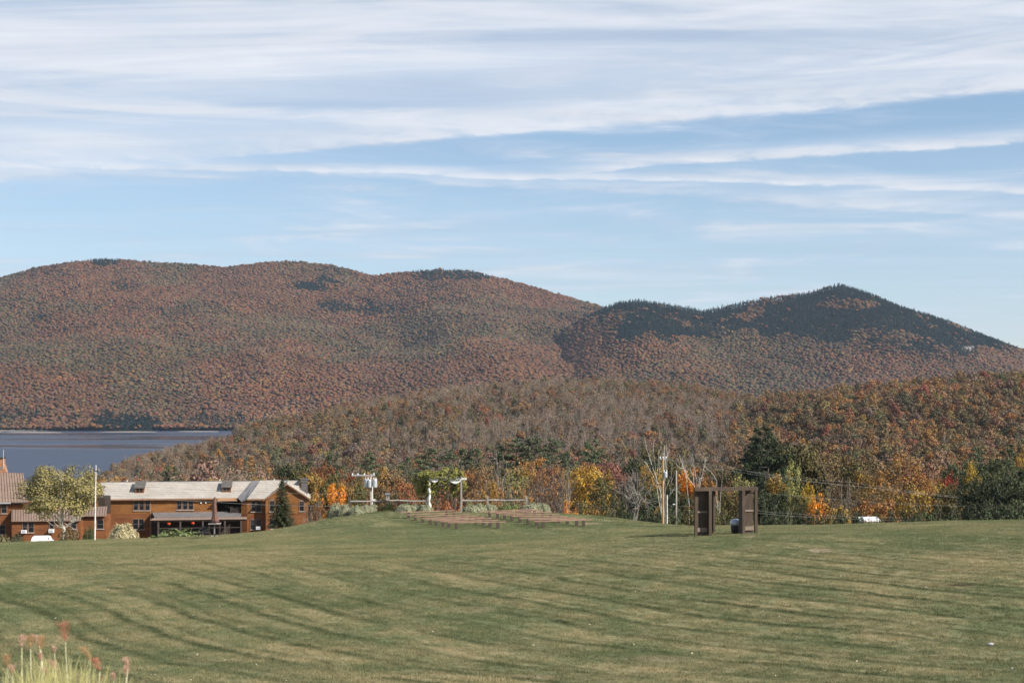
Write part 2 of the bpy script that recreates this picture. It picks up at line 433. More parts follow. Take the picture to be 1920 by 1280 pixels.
# ------------------------------------------------------------------ terrain
# lawn control points: (photo column, photo row, distance)
_cp = [(0, 1280, 35), (960, 1280, 35), (1920, 1280, 35), (-900, 1300, 35), (2800, 1270, 35),
       (0, 1152, 50), (960, 1134, 50), (1920, 1112, 50),
       (0, 1051, 72), (500, 1038, 72), (960, 1023, 72), (1350, 1003, 72), (1920, 991, 72), (2300, 985, 72), (-300, 1060, 72),
       (400, 1022, 95), (0, 1024, 100), (-300, 1026, 100), (400, 1008, 110), (180, 1012, 112), (0, 1018, 113), (-300, 1022, 113),
       (470, 997, 116), (560, 986.5, 114), (620, 971, 113), (560, 1000, 103), (640, 1000, 97), (700, 962, 111), (760, 963, 110),
       (840, 963, 110), (960, 963, 110), (1080, 964, 110), (1170, 975, 109), (1240, 985, 108), (1300, 988, 106), (1400, 986, 104),
       (1650, 982, 104), (1920, 976, 104), (2200, 974, 104),
       (855, 993.5, 99), (1020, 991, 99), (1093, 989.5, 99), (1180, 997, 96), (766, 973, 107), (918, 970, 107), (1003, 968, 107),
       (700, 1000, 95), (855, 1008, 90), (1020, 1005, 90), (840, 959, 116), (960, 961, 117), (700, 962, 117), (1100, 966, 117),
       (0, 1016, 120), (400, 1003, 120), (1300, 988, 114), (1650, 984, 114), (1920, 978, 114), (-300, 1020, 120)]
_pts = [(PX(a, Y), Y, PZ(b, Y)) for a, b, Y in _cp] + [(0, 0, -1.75), (-12, 0, -1.8), (12, 0, -1.6), (-4.5, 14, -4.1), (4, 15, -4.0), (0, 24, -5.7), (-12, 22, -5.7), (12, 24, -5.4), (0, -12, -1.6), (-20, -12, -2), (20, -12, -1.2)]
_pts = np.array(_pts)
def _U(r2): return 0.5 * r2 * np.log(np.maximum(r2, 1e-9))
_n = len(_pts)
_K = _U(((_pts[:, None, :2] - _pts[None, :, :2]) ** 2).sum(2)) + np.eye(_n) * 0.8
_A = np.zeros((_n + 3, _n + 3)); _A[:_n, :_n] = _K; _A[:_n, _n] = 1; _A[:_n, _n + 1:] = _pts[:, :2]
_A[_n, :_n] = 1; _A[_n + 1:, :_n] = _pts[:, :2].T
_w = np.linalg.solve(_A, np.concatenate([_pts[:, 2], [0, 0, 0]]))
def tps(x, y):
    x = np.asarray(x, float); y = np.asarray(y, float); sh = np.broadcast(x, y).shape
    x = np.broadcast_to(x, sh).ravel(); y = np.broadcast_to(y, sh).ravel()
    out = np.empty(len(x))
    for i in range(0, len(x), 20000):
        X = x[i:i + 20000]; Y = y[i:i + 20000]
        r2 = (X[:, None] - _pts[None, :, 0]) ** 2 + (Y[:, None] - _pts[None, :, 1]) ** 2
        out[i:i + 20000] = _U(r2) @ _w[:_n] + _w[_n] + _w[_n + 1] * X + _w[_n + 2] * Y
    return out.reshape(sh)

LAKE_Z = -63.0
_F1y = [118, 142, 180, 220, 300, 400, 600, 800, 1000, 1150, 1250, 1400, 2600]
_F1z = [-12.8, -16.4, -19.6, -22.3, -28, -35, -47, -55, -61, -66, -69, -70, -70]
_midc = [(-300, 960), (60, 925), (180, 908), (240, 878), (330, 857), (440, 838), (500, 810), (600, 783), (700, 765), (760, 751), (850, 738), (950, 730), (1060, 723), (1160, 725), (1250, 733), (1310, 742), (1370, 755), (1450, 772), (1550, 790), (1800, 815), (2400, 850)]
_rgtc = [(1100, 1000), (1300, 905), (1370, 842), (1410, 790), (1450, 772), (1500, 763), (1600, 752), (1700, 743), (1800, 732), (1920, 722), (2100, 716), (2500, 722), (3200, 760)]
_A_c = [(-1200, 640), (-700, 590), (-300, 556), (-100, 540), (0, 527), (60, 509), (130, 497), (200, 490), (260, 495), (330, 499), (420, 506), (500, 497), (550, 495), (620, 502), (700, 522), (760, 515), (820, 510), (880, 512), (940, 527), (1010, 546), (1080, 566), (1130, 580), (1250, 612), (1400, 655), (1600, 690), (2000, 700), (2600, 700)]
_B_c = [(700, 800), (900, 745), (1000, 680), (1060, 622), (1100, 596), (1130, 585), (1160, 572), (1200, 569), (1260, 577), (1320, 588), (1390, 573), (1450, 563), (1520, 553), (1575, 538), (1620, 552), (1680, 578), (1750, 598), (1830, 630), (1880, 650), (1920, 663), (2020, 690), (2200, 705), (2600, 700)]
def _curve(c, Yr, x):
    a = np.array(c, float)
    return np.interp(x, (a[:, 0] - 960) / FPX * Yr, -(a[:, 1] - HOR) / FPX * Yr)
def ground(x, y, fine=True):
    x = np.asarray(x, float); y = np.asarray(y, float)
    base = np.interp(y, _F1y, _F1z) + np.clip((y - 120) / 60, 0, 1) * (fbm(x / 60, y / 60, 3) - .5) * np.clip(y / 400, 0.6, 3)
    yn = np.minimum(y, 118)
    near = tps(x, yn) - np.maximum(y - 114, 0) ** 2 * 0.006
    near = near + (fbm(x / 5.5 + 3, y / 5.5, 3) - 0.5) * 0.26 * sstep(18, 40, y)
    t = sstep(112, 140, y)
    z = near * (1 - t) + base * t
    # nearer wooded hills
    cm = _curve(_midc, 1250, x) - 2
    tm = np.clip((y - 470) / (1250 - 470), 0, 1)
    sm = tm * tm * (3 - 2 * tm) * 0.55 + 0.45 * tm
    back = sstep(1250, 2000, y)
    zm = base * (1 - sm) + cm * sm
    zm = zm * (1 - back) - 72 * back
    zm = zm + (fbm(x / 170, y / 170, 3) - .5) * 14 * sstep(450, 800, y) * (1 - back) * np.clip((x + 420) / 200, 0, 1)
    cr = _curve(_rgtc, 950, x) - 2
    tr = np.clip((y - 380) / (950 - 380), 0, 1)
    sr = tr * tr * (3 - 2 * tr) * 0.5 + 0.5 * tr
    br = sstep(950, 1650, y)
    zr = base * (1 - sr) + cr * sr
    zr = zr * (1 - br) - 72 * br
    zr = zr + (fbm(x / 120 + 9, y / 120, 3) - .5) * 12 * sstep(400, 700, y) * (1 - br)
    z = np.where(y > 300, np.maximum(np.maximum(z, zm), zr), z)
    # far mountains
    shore = 2600 + (fbm(x / 260 + 4, y * 0 + 2, 3) - .5) * 260
    gul = (fbm(x / 420, y / 700 + 5, 4) - .5)
    ta = (y - shore) / (4200 - shore)
    sa = np.where(ta < 0, 0, np.minimum(ta, 1)) ** 1.12
    za = -64.5 + (_curve(_A_c, 4200, x) + 64.5) * sa
    za = za + gul * 150 * np.clip(sa * (1 - sa) * 4, 0, 1) - np.maximum(ta - 1, 0) * 900 + np.where(ta > 0, 3.0, ta * 200)
    tb = (y - 2500) / (3500 - 2500)
    sb = np.clip(tb, 0, 1) ** 1.25
    zb = -64.5 + (_curve(_B_c, 3500, x) + 64.5) * sb
    zb = zb + (fbm(x / 300 + 8, y / 500, 4) - .5) * 110 * np.clip(sb * (1 - sb) * 4, 0, 1) - np.maximum(tb - 1, 0) * 700 + np.where(tb > 0, 3.0, tb * 200)
    zb = np.where(x > -900, zb, -200)
    # wooded point and sand spits at the far shore
    def bump(cx, cy, rx, ry, h):
        d = ((x - cx) / rx) ** 2 + ((y - cy) / ry) ** 2
        return -70 + (h + 7) * np.clip(1.6 * (1 - d), 0, 1)
    pen = np.maximum(bump(PX(240, 2480), 2500, 52, 75, 2.5), bump(PX(330, 2440), 2425, 40, 12, 0.5))
    pen = np.maximum(pen, bump(PX(50, 2400), 2395, 70, 12, 0.5))
    pen = np.maximum(pen, bump(PX(-60, 2520), 2560, 120, 60, 1.5))
    z = np.where(y > 1600, np.maximum(np.maximum(z, za), np.maximum(zb, pen)), z)
    # ground rises behind to cover everything beyond the ridges
    return z
def gz(x, y): return float(ground(np.array([x]), np.array([y]))[0])

def grid_mesh(name, xs, ys, m, dz=0.0, fan=None):
    """xs are either plain X values or, with fan, multiples of Y"""
    XX, YY = np.meshgrid(xs, ys)
    if fan: XX = XX * (fan + YY)
    Z = ground(XX, YY) + dz
    V = np.stack([XX, YY, Z], -1).reshape(-1, 3)
    nx = len(xs); ny = len(ys)
    i = (np.arange(ny - 1)[:, None] * nx + np.arange(nx - 1)[None, :]).ravel()
    Fq = np.stack([i, i + 1, i + nx + 1, i + nx], -1)
    me = np_mesh(name, V, Fq, m, smooth=True)
    return tag(link(name, me), kind='structure')

# lawn material: dry and green mottling, mown stripes, worn spots
def make_lawn_mat(name='mown_lawn', blade=False):
    m, T, b, o = mat(name)
    ge = T.n('ShaderNodeNewGeometry'); co = ge.outputs['Position']
    sp = T.n('ShaderNodeSeparateXYZ'); T.l(co, sp.inputs[0]); x, y, z = sp.outputs
    n_big = T.noise(co, 0.055, 4, 0.6)
    n_mid = T.noise(co, 0.33, 5, 0.62, 0.4)
    n_sm = T.noise(co, 1.7, 5, 0.65)
    n_fine = T.noise(co, 9.0, 5, 0.75)
    n_grain = T.noise(co, 38.0, 3, 0.7)
    green = T.mix(n_mid, (0.110, 0.134, 0.060), (0.188, 0.203, 0.096))
    dry = T.mix(n_sm, (0.245, 0.212, 0.108), (0.37, 0.305, 0.17))
    f = T.m('ADD', T.m('MULTIPLY', n_big, 0.9), T.m('ADD', T.m('MULTIPLY', n_mid, 0.95), T.m('MULTIPLY', n_sm, 0.55)))
    f = T.m('ADD', f, T.m('MULTIPLY', n_fine, 0.5))
    f = T.smooth(f, 1.23, 1.68)
    # nearer the camera the turf is drier
    near = T.m('SUBTRACT', 1.0, T.smooth(y, 40, 95))
    f = T.m('MULTIPLY', f, T.m('ADD', 0.62, T.m('MULTIPLY', near, 0.45)), clamp=True)
    col = T.mix(f, green, dry)
    # mowing: overlapping passes leave dark thin lines on a curving diagonal
    wob = T.m('MULTIPLY', T.m('SUBTRACT', T.noise(co, 0.05, 2, 0.5), 0.5), 1.6)
    wob2 = T.m('MULTIPLY', T.m('SUBTRACT', T.noise(co, 0.4, 4, 0.6), 0.5), 0.8)
    dx_ = T.m('SUBTRACT', x, 27.3); dy_ = T.m('SUBTRACT', y, 68.6)
    ua = T.m('ADD', T.m('MULTIPLY', dx_, -0.86), T.m('MULTIPLY', dy_, -0.51)); ub = T.m('ADD', T.m('MULTIPLY', dx_, -0.52), T.m('MULTIPLY', dy_, -0.854))
    um = T.n('ShaderNodeMath', operation='SMOOTH_MAX'); T.l(ua, um.inputs[0]); T.l(ub, um.inputs[1]); um.inputs[2].default_value = 9.0
    u = T.m('ADD', um.outputs[0], T.m('ADD', wob, wob2))
    ph = T.m('FRACT', T.m('DIVIDE', u, 2.1))
    tri = T.m('ABSOLUTE', T.m('SUBTRACT', ph, 0.5))
    line = T.m('SUBTRACT', 1.0, T.smooth(tri, 0.0, 0.19))
    tri2 = T.m('ABSOLUTE', T.m('SUBTRACT', T.m('FRACT', T.m('DIVIDE', T.m('ADD', u, 0.75), 2.1)), 0.5))
    line = T.m('MAXIMUM', line, T.m('MULTIPLY', T.m('SUBTRACT', 1.0, T.smooth(tri2, 0.0, 0.14)), 0.55))
    gate = T.smooth(T.noise(co, 0.13, 3, 0.6, 0.5), 0.30, 0.56)
    gate2 = T.smooth(T.noise(co, 0.9, 5, 0.7, 0.6), 0.30, 0.56)
    fade = T.m('SUBTRACT', 1.0, T.smooth(y, 52, 76))
    line = T.m('MULTIPLY', T.m('MULTIPLY', line, T.m('ADD', 0.18, T.m('MULTIPLY', T.m('MULTIPLY', gate, gate2), 0.9))), fade)
    col = T.mix(T.m('MULTIPLY', line, 0.85), col, (0.055, 0.070, 0.028))
    # broad alternate passes
    ph2 = T.smooth(T.m('ABSOLUTE', T.m('SUBTRACT', T.m('FRACT', T.m('DIVIDE', u, 4.2)), 0.5)), 0.2, 0.3)
    col = T.mix(T.m('MULTIPLY', T.m('MULTIPLY', ph2, fade), 0.22), col, (0.07, 0.09, 0.035))
    # bands running across, far lawn
    cb = T.n('ShaderNodeCombineXYZ'); T.l(T.m('MULTIPLY', x, 0.16), cb.inputs[0]); T.l(T.m('ADD', y, T.m('MULTIPLY', x, 0.12)), cb.inputs[1])
    n_b = T.noise(cb.outputs[0], 0.42, 4, 0.6)
    col = T.mix(T.m('MULTIPLY', T.smooth(n_b, 0.5, 0.72), 0.45), col, (0.075, 0.100, 0.040))
    # worn pale soil patches
    def patch(px, py, Y, rx, ry, c=(0.36, 0.29, 0.2), amt=0.8):
        nonlocal col
        p = P(px, py, Y)
        dx = T.m('DIVIDE', T.m('SUBTRACT', x, p.x), rx); dy = T.m('DIVIDE', T.m('SUBTRACT', y, p.y), ry)
        d = T.m('SQRT', T.m('ADD', T.m('MULTIPLY', dx, dx), T.m('MULTIPLY', dy, dy)))
        d = T.m('ADD', d, T.m('MULTIPLY', T.m('SUBTRACT', n_sm, 0.5), 2.2))
        col = T.mix(T.m('MULTIPLY', T.m('SUBTRACT', 1.0, T.smooth(d, 0.4, 1.1)), amt), col, c)
    patch(1540, 1044, 63, 0.7, 0.9)
    patch(1405, 1013, 70, 0.55, 0.7)
    patch(1205, 1014, 84, 0.5, 0.8)
    patch(720, 978, 104, 1.3, 2.2, (0.30, 0.27, 0.15), 0.6)
    patch(1110, 980, 103, 1.0, 1.2, (0.36, 0.29, 0.18), 0.7)
    patch(1800, 1102, 52, 0.6, 0.35, (0.05, 0.035, 0.025), 0.85)
    patch(1000, 1262, 36.3, 0.8, 0.35, (0.34, 0.27, 0.18), 0.6)
    patch(1240, 1215, 39.5, 1.2, 0.6, (0.30, 0.24, 0.15), 0.5)
    patch(880, 1143, 49, 1.0, 0.9, (0.30, 0.25, 0.15), 0.5)
    g = T.m('ADD', 0.20, T.m('ADD', T.m('MULTIPLY', n_fine, 0.8), T.m('MULTIPLY', n_grain, 0.85)))
    vm = T.n('ShaderNodeVectorMath', operation='SCALE'); T.l(col, vm.inputs[0]); T.l(g, vm.inputs['Scale'])
    if blade:
        r = T.n('ShaderNodeAttribute', attribute_type='GEOMETRY', attribute_name='rnd').outputs['Fac']
        T.l(T.m('ADD', 0.75, T.m('MULTIPLY', r, 0.8)), vm.inputs['Scale'])
        T.l(vm.outputs[0], b.inputs['Base Color']); b.inputs['Roughness'].default_value = 0.6; b.inputs['Specular IOR Level'].default_value = 0.25
        tr = T.n('ShaderNodeBsdfTranslucent'); T.l(vm.outputs[0], tr.inputs[0])
        mx = T.n('ShaderNodeMixShader'); mx.inputs[0].default_value = 0.35
        T.l(b.outputs[0], mx.inputs[1]); T.l(tr.outputs[0], mx.inputs[2]); T.l(mx.outputs[0], o.inputs[0])
        return m
    T.l(vm.outputs[0], b.inputs['Base Color'])
    b.inputs['Roughness'].default_value = 0.9; b.inputs['Specular IOR Level'].default_value = 0.12
    bp = T.n('ShaderNodeBump'); bp.inputs['Strength'].default_value = 0.8; bp.inputs['Distance'].default_value = 0.12
    h = T.m('ADD', T.m('MULTIPLY', n_fine, 0.6), T.m('MULTIPLY', n_grain, 0.4))
    h = T.m('SUBTRACT', T.m('ADD', h, T.m('MULTIPLY', n_sm, 0.5)), T.m('MULTIPLY', line, 0.35))
    T.l(h, bp.inputs['Height']); T.l(bp.outputs[0], b.inputs['Normal'])
    return m
M['lawn'] = make_lawn_mat()
M['valley'] = rough_mat('rough_ground', (0.06, 0.055, 0.03), (0.13, 0.10, 0.055), 0.08)
M['forest_floor'] = rough_mat('forest_floor', (0.05, 0.038, 0.026), (0.10, 0.072, 0.048), 0.02)

ys = np.concatenate([np.arange(-14, 30, 1.0), np.arange(30, 125, 0.45), np.arange(125, 171, 1.5)])
grid_mesh('lawn', np.arange(-70, 70.01, 0.7), ys, M['lawn'])
grid_mesh('valley_ground', np.arange(-1.15, 1.16, 0.02), np.concatenate([np.arange(168, 480, 8), np.arange(480, 1700, 14)]), M['forest_floor'], -0.25, fan=60)
grid_mesh('mountains', np.arange(-0.9, 0.901, 0.0075), np.arange(1680, 5200, 22), M['forest_floor'], -0.5, fan=200)
# side ground so that the land does not end beside the lawn
def side_ground():
    for nm, a, b_ in (('meadow', -400, -69), ('meadow', 69, 400)):
        XX, YY = np.meshgrid(np.linspace(a, b_, 34), np.linspace(-60, 172, 40))
        xc = np.clip(XX, -69.5, 69.5)
        Z = ground(xc, np.maximum(YY, -14)) - 0.12
        V = np.stack([XX, YY, Z], -1).reshape(-1, 3)
        i = (np.arange(39)[:, None] * 34 + np.arange(33)[None, :]).ravel()
        me = np_mesh(nm, V, np.stack([i, i + 1, i + 35, i + 34], -1), M['lawn'], smooth=True)
        tag(link(nm, me), kind='structure')
side_ground()

# lake
def make_lake():
    m, T, b, o = mat('lake_water')
    b.inputs['Base Color'].default_value = (0.02, 0.035, 0.07, 1)
    b.inputs['Roughness'].default_value = 0.12; b.inputs['IOR'].default_value = 1.33
    tc = T.n('ShaderNodeTexCoord')
    mp = T.n('ShaderNodeMapping'); T.l(tc.outputs['Object'], mp.inputs[0]); mp.inputs['Scale'].default_value = (0.4, 1.0, 1)
    n1 = T.noise(mp.outputs[0], 0.12, 6, 0.65, 0.3)
    calm = T.noise(coord(T, 'Object', (0.0012, 0.0065, 1), (0, 0, 0.06)), 1.0, 4, 0.55, 0.5)
    sp = T.n('ShaderNodeSeparateXYZ'); T.l(tc.outputs['Object'], sp.inputs[0])
    k = T.m('ADD', calm, T.m('MULTIPLY', T.m('SUBTRACT', 1.0, T.smooth(sp.outputs[1], 1480, 1760)), 0.30))
    wind = T.smooth(k, 0.42, 0.62)
    bp = T.n('ShaderNodeBump'); bp.inputs['Distance'].default_value = 1.2
    T.l(T.m('ADD', 0.10, T.m('MULTIPLY', wind, 0.9)), bp.inputs['Strength'])
    T.l(n1, bp.inputs['Height']); T.l(bp.outputs[0], b.inputs['Normal'])
    T.l(T.m('ADD', 0.10, T.m('MULTIPLY', wind, 0.30)), b.inputs['Roughness'])
    mb = MB(); mb.face([(-2600, 900, LAKE_Z), (900, 900, LAKE_Z), (900, 3000, LAKE_Z), (-2600, 3000, LAKE_Z)])
    tag(mb.build('lake', m), kind='structure')
make_lake()
# pale sand strips at the water's edge
def sandbar(cx, cy, rx, ry, h=0.9):
    mb = MB(); mb.lathe([(1.0, -2.0), (0.97, 0.35), (0.7, 0.8), (0.2, 1.0)], 20)
    o = mb.build('sandbar', M['sand'], loc=(cx, cy, LAKE_Z)); o.scale = (rx, ry, h)
    return tag(o, kind='structure')
for a, Y, rx, ry in ((0, 2520, 110, 26), (240, 2418, 50, 9), (62, 2380, 50, 10), (-60, 2400, 60, 14), (370, 2440, 38, 8), (130, 2560, 70, 12), (305, 2570, 60, 10), (400, 2540, 45, 9), (450, 2550, 40, 7)):
    sandbar(PX(a, Y), Y, rx, ry)

# ------------------------------------------------------------------ tree prototypes
def quads(P0, N, size, rng, aspect=0.75):
    """one quad per point, facing N"""
    n = len(P0)
    N = N / np.maximum(np.linalg.norm(N, axis=1, keepdims=True), 1e-6)
    R = rng.normal(size=(n, 3)); T1 = np.cross(N, R); T1 /= np.maximum(np.linalg.norm(T1, axis=1, keepdims=True), 1e-6)
    T2 = np.cross(N, T1)
    s = (size * (0.6 + 0.8 * rng.random(n)))[:, None] * 0.5
    V = np.stack([P0 - T1 * s, P0 - T2 * s * aspect, P0 + T1 * s, P0 + T2 * s * aspect], 1).reshape(-1, 3)
    F_ = np.arange(n * 4).reshape(n, 4)
    return V, F_
def clump_pts(c, r, n, rng, flat=0.8, shell=0.45):
    d = rng.normal(size=(n, 3)); d /= np.linalg.norm(d, axis=1, keepdims=True)
    rad = r * rng.random(n) ** shell
    p = c + d * rad[:, None] * np.array([1, 1, flat])
    return p, d
def crown_points(H, rx, rz, zc, nc, rng, low=-1.0, shell=0.42, lop=0.25):
    cs = []
    while len(cs) < nc:
        d = rng.normal(size=3); d /= np.linalg.norm(d)
        if d[2] < low: continue
        k = rng.random() ** shell
        w = 1 + lop * (math.sin(3 * math.atan2(d[1], d[0]) + H) * .6 + rng.normal() * .4)
        cs.append(np.array([d[0] * rx * k * w, d[1] * rx * k * w, zc + d[2] * rz * k]))
    return cs
def combine(parts):
    V = []; F_ = []; n = 0
    for v, f in parts:
        V.append(v); F_.append(f + n); n += len(v)
    return np.concatenate(V), np.concatenate(F_)
def limb(mb, a, b, r0, r1, rng, seg=5, bend=0.12, k=3):
    a = Vector(a); b = Vector(b); L = (b - a).length
    pts = [a]
    for i in range(1, k):
        t = i / k
        pts.append(a.lerp(b, t) + Vector(rng.normal(size=3) * L * bend * 0.35) + Vector((0, 0, -L * bend * 0.6 * math.sin(t * math.pi))))
    pts.append(b)
    mb.tube(pts, [r0 + (r1 - r0) * i / k for i in range(k + 1)], seg, cap=False)
    return pts

class Proto:
    def __init__(s, crown, wood): s.crown = crown; s.wood = wood   # meshes (either may be None)

def deciduous(seed, H=12.0, rx=3.6, rz=4.3, nc=60, per=60, size=0.30, r=(0.8, 1.5), trunk_to=0.45, limbs=16, bark='bark', low=-0.75, lop=0.25, leaf='leaf', multi=1, twig=0, flat=0.75, crown_z=None):
    rng = np.random.default_rng(seed)
    zc = crown_z if crown_z else H - rz * 1.08
    cs = crown_points(seed, rx, rz, zc, nc, rng, low, lop=lop)
    parts = []
    for c in cs:
        rr = rng.uniform(*r)
        p, d = clump_pts(c, rr, int(per * rng.uniform(.6, 1.4)), rng, flat)
        out = (p - np.array([0, 0, zc - rz * .5])); out /= np.maximum(np.linalg.norm(out, axis=1, keepdims=True), 1e-6)
        N = d * 0.9 + out * 0.5 + rng.normal(size=p.shape) * 0.45 + np.array([0, 0, 0.35])
        parts.append(quads(p, N, size, rng))
    V, F_ = combine(parts)
    crown = np_mesh('crown', V, F_, M[leaf], rng.random(len(F_)))
    mb = MB()
    stems = []
    for k in range(multi):
        a = rng.uniform(0, 6.28); sp = 0.0 if multi == 1 else rx * 0.35
        top = Vector((math.cos(a) * sp + rng.normal() * .2, math.sin(a) * sp + rng.normal() * .2, H * 0.86))
        stems.append(limb(mb, (rng.normal() * .05, rng.normal() * .05, -0.3), top, 0.018 * H / math.sqrt(multi) + .03, 0.035, rng, 7, 0.05, 5))
    sel = rng.permutation(len(cs))[:limbs]
    for i in sel:
        c = cs[i]; st = stems[rng.integers(multi)]
        j = min(max(int((c[2] * rng.uniform(.5, .8)) / H * 5), 1), 4)
        a = st[j]
        pp = limb(mb, a, c, 0.007 * H * (1 - j * .12), 0.025, rng, 4, 0.15, 3)
        for q in range(twig):
            e = Vector(pp[rng.integers(1, 4)]); limb(mb, e, e + Vector(rng.normal(size=3) * .9) + Vector((0, 0, .7)), 0.03, 0.012, rng, 3, .1, 2)
    wood = mb.mesh('trunk', M[bark])
    return Proto(crown, wood)

def bare(seed, H=12.0, spread=0.55, bark='bark_grey', depth=4, multi=1, first=0.35, r0=0.17, nb=(2, 4), leaves=0, droop=0.0):
    rng = np.random.default_rng(seed); mb = MB(); tips = []
    def grow(p, d, L, r, lv):
        q = p + d * L * .5 + Vector(rng.normal(size=3)) * L * .05
        e = p + d * L + Vector(rng.normal(size=3)) * L * .06
        mb.tube([p, q, e], [r, r * .85, r * .66], 6 if lv == 0 else (4 if lv < 3 else 3), cap=False)
        if lv >= depth: tips.append(e); return
        for k in range(int(rng.integers(nb[0], nb[1] + 1))):
            src = e if (k < 2) else q.lerp(e, rng.random())
            dd = (d + Vector(rng.normal(size=3)) * spread + Vector((0, 0, 0.18 - droop * lv))).normalized()
            grow(src, dd, L * rng.uniform(.55, .82), r * .62, lv + 1)
    for k in range(multi):
        a = rng.uniform(0, 6.28); t = 0 if multi == 1 else 0.22
        grow(Vector((math.cos(a) * .15 * (multi > 1), math.sin(a) * .15 * (multi > 1), -.3)), Vector((math.cos(a) * t, math.sin(a) * t, 1)).normalized(), H * first, r0 / math.sqrt(multi), 0)
    zmax = max(v[2] for v in mb.v)
    mb.v = [(v[0] * H / zmax, v[1] * H / zmax, v[2] * H / zmax) for v in mb.v]
    crown = None
    if leaves:
        t = np.array([tuple(x) for x in tips]) * H / zmax
        idx = rng.integers(0, len(t), leaves)
        p = t[idx] + rng.normal(size=(leaves, 3)) * 0.45
        V, F_ = quads(p, rng.normal(size=p.shape), 0.26, rng)
        crown = np_mesh('crown', V, F_, M['leaf'], rng.random(len(F_)))
    return Proto(crown, mb.mesh('trunk', M[bark]))

def pine(seed, H=18.0, L=4.2, size=0.34, dense=1.0, irregular=0.35, z0=0.2):
    rng = np.random.default_rng(seed); mb = MB(); parts = []
    mb.tube([(0, 0, -.3), (.05, 0, H * .5), (0, .05, H * .97)], [0.02 * H * .8, .012 * H, .03], 7, cap=False)
    z = H * z0
    while z < H * .97:
        t = (z - H * z0) / (H * (1 - z0))
        ln = L * (1 - t ** 2.4) ** .9 + 0.45
        for k in range(rng.integers(4, 7)):
            a = rng.uniform(0, 6.28); l = ln * rng.uniform(1 - irregular, 1.08)
            up = rng.uniform(0.05, 0.35) * l
            e = Vector((math.cos(a) * l, math.sin(a) * l, z + up))
            mb.tube([(0, 0, z), tuple(Vector((0, 0, z)).lerp(e, .5) + Vector((0, 0, -.05 * l))), tuple(e)], [.07, .045, .02], 4, cap=False)
            nseg = max(2, int(l / 0.7))
            for j in range(nseg):
                s = 0.35 + 0.65 * (j + 1) / nseg
                c = np.array([math.cos(a) * l * s, math.sin(a) * l * s, z + up * s + .1]) + rng.normal(size=3) * .12
                p, d = clump_pts(c, 0.42 + .28 * (1 - t), int(15 * dense), rng, 0.45)
                N = d + np.array([0, 0, 0.9]) + rng.normal(size=p.shape) * .5
                parts.append(quads(p, N, size, rng, 0.35))
        z += rng.uniform(.55, .95) * H / 18
    V, F_ = combine(parts)
    return Proto(np_mesh('crown', V, F_, M['needle'], rng.random(len(F_))), mb.mesh('trunk', M['bark_dark']))

def spruce(seed, H=10.0, R=2.3, size=0.34):
    rng = np.random.default_rng(seed); mb = MB(); parts = []
    mb.tube([(0, 0, -.3), (0, 0, H * .98)], [0.16, .02], 6, cap=False)
    z = 0.06 * H
    while z < H * .985:
        t = z / H; ln = R * (1 - t) ** 0.85 + .06
        nb = max(4, int(9 * (1 - t)) + 3)
        a0 = rng.uniform(0, 6.28)
        for k in range(nb):
            a = a0 + 6.28 * k / nb + rng.normal() * .15; l = ln * rng.uniform(.78, 1.12)
            ns = max(2, int(l / .28))
            mb.tube([(0, 0, z), (math.cos(a) * l, math.sin(a) * l, z - .18 * l)], [.03, .01], 3, cap=False)
            for j in range(ns):
                s = (j + 1) / ns
                c = np.array([math.cos(a) * l * s, math.sin(a) * l * s, z - .18 * l * s])
                p = c + rng.normal(size=(7, 3)) * np.array([.12, .12, .10])
                parts.append(quads(p, rng.normal(size=p.shape) * .6 + np.array([math.cos(a) * .5, math.sin(a) * .5, .8]), size, rng, .4))
        z += 0.035 * H * (1.15 - t * .5)
    V, F_ = combine(parts)
    return Proto(np_mesh('crown', V, F_, M['needle'], rng.random(len(F_))), mb.mesh('trunk', M['bark_dark']))

def shrub(seed, R=0.8, Hh=0.8, n=5200, size=0.085, leaf='leaf', rough=0.12, up=0.4):
    rng = np.random.default_rng(seed)
    d = rng.normal(size=(n, 3)); d[:, 2] = np.abs(d[:, 2]); d /= np.linalg.norm(d, axis=1, keepdims=True)
    k = (0.80 + 0.22 * rng.random(n)) * (1 + rough * np.sin(d[:, 0] * 7 + seed) * np.cos(d[:, 1] * 6 + seed * 2))
    p = d * k[:, None] * np.array([R, R, Hh])
    V, F_ = quads(p, d + rng.normal(size=d.shape) * .5 + np.array([0, 0, up]), size, rng, .5)
    mb = MB()
    for q in range(7):
        a = rng.uniform(0, 6.28); mb.tube([(0, 0, -.1), (math.cos(a) * R * .5, math.sin(a) * R * .5, Hh * .6)], [.02, .008], 4, cap=False)
    return Proto(np_mesh('foliage', V, F_, M[leaf], rng.random(len(F_))), mb.mesh('stem', M['bark']))

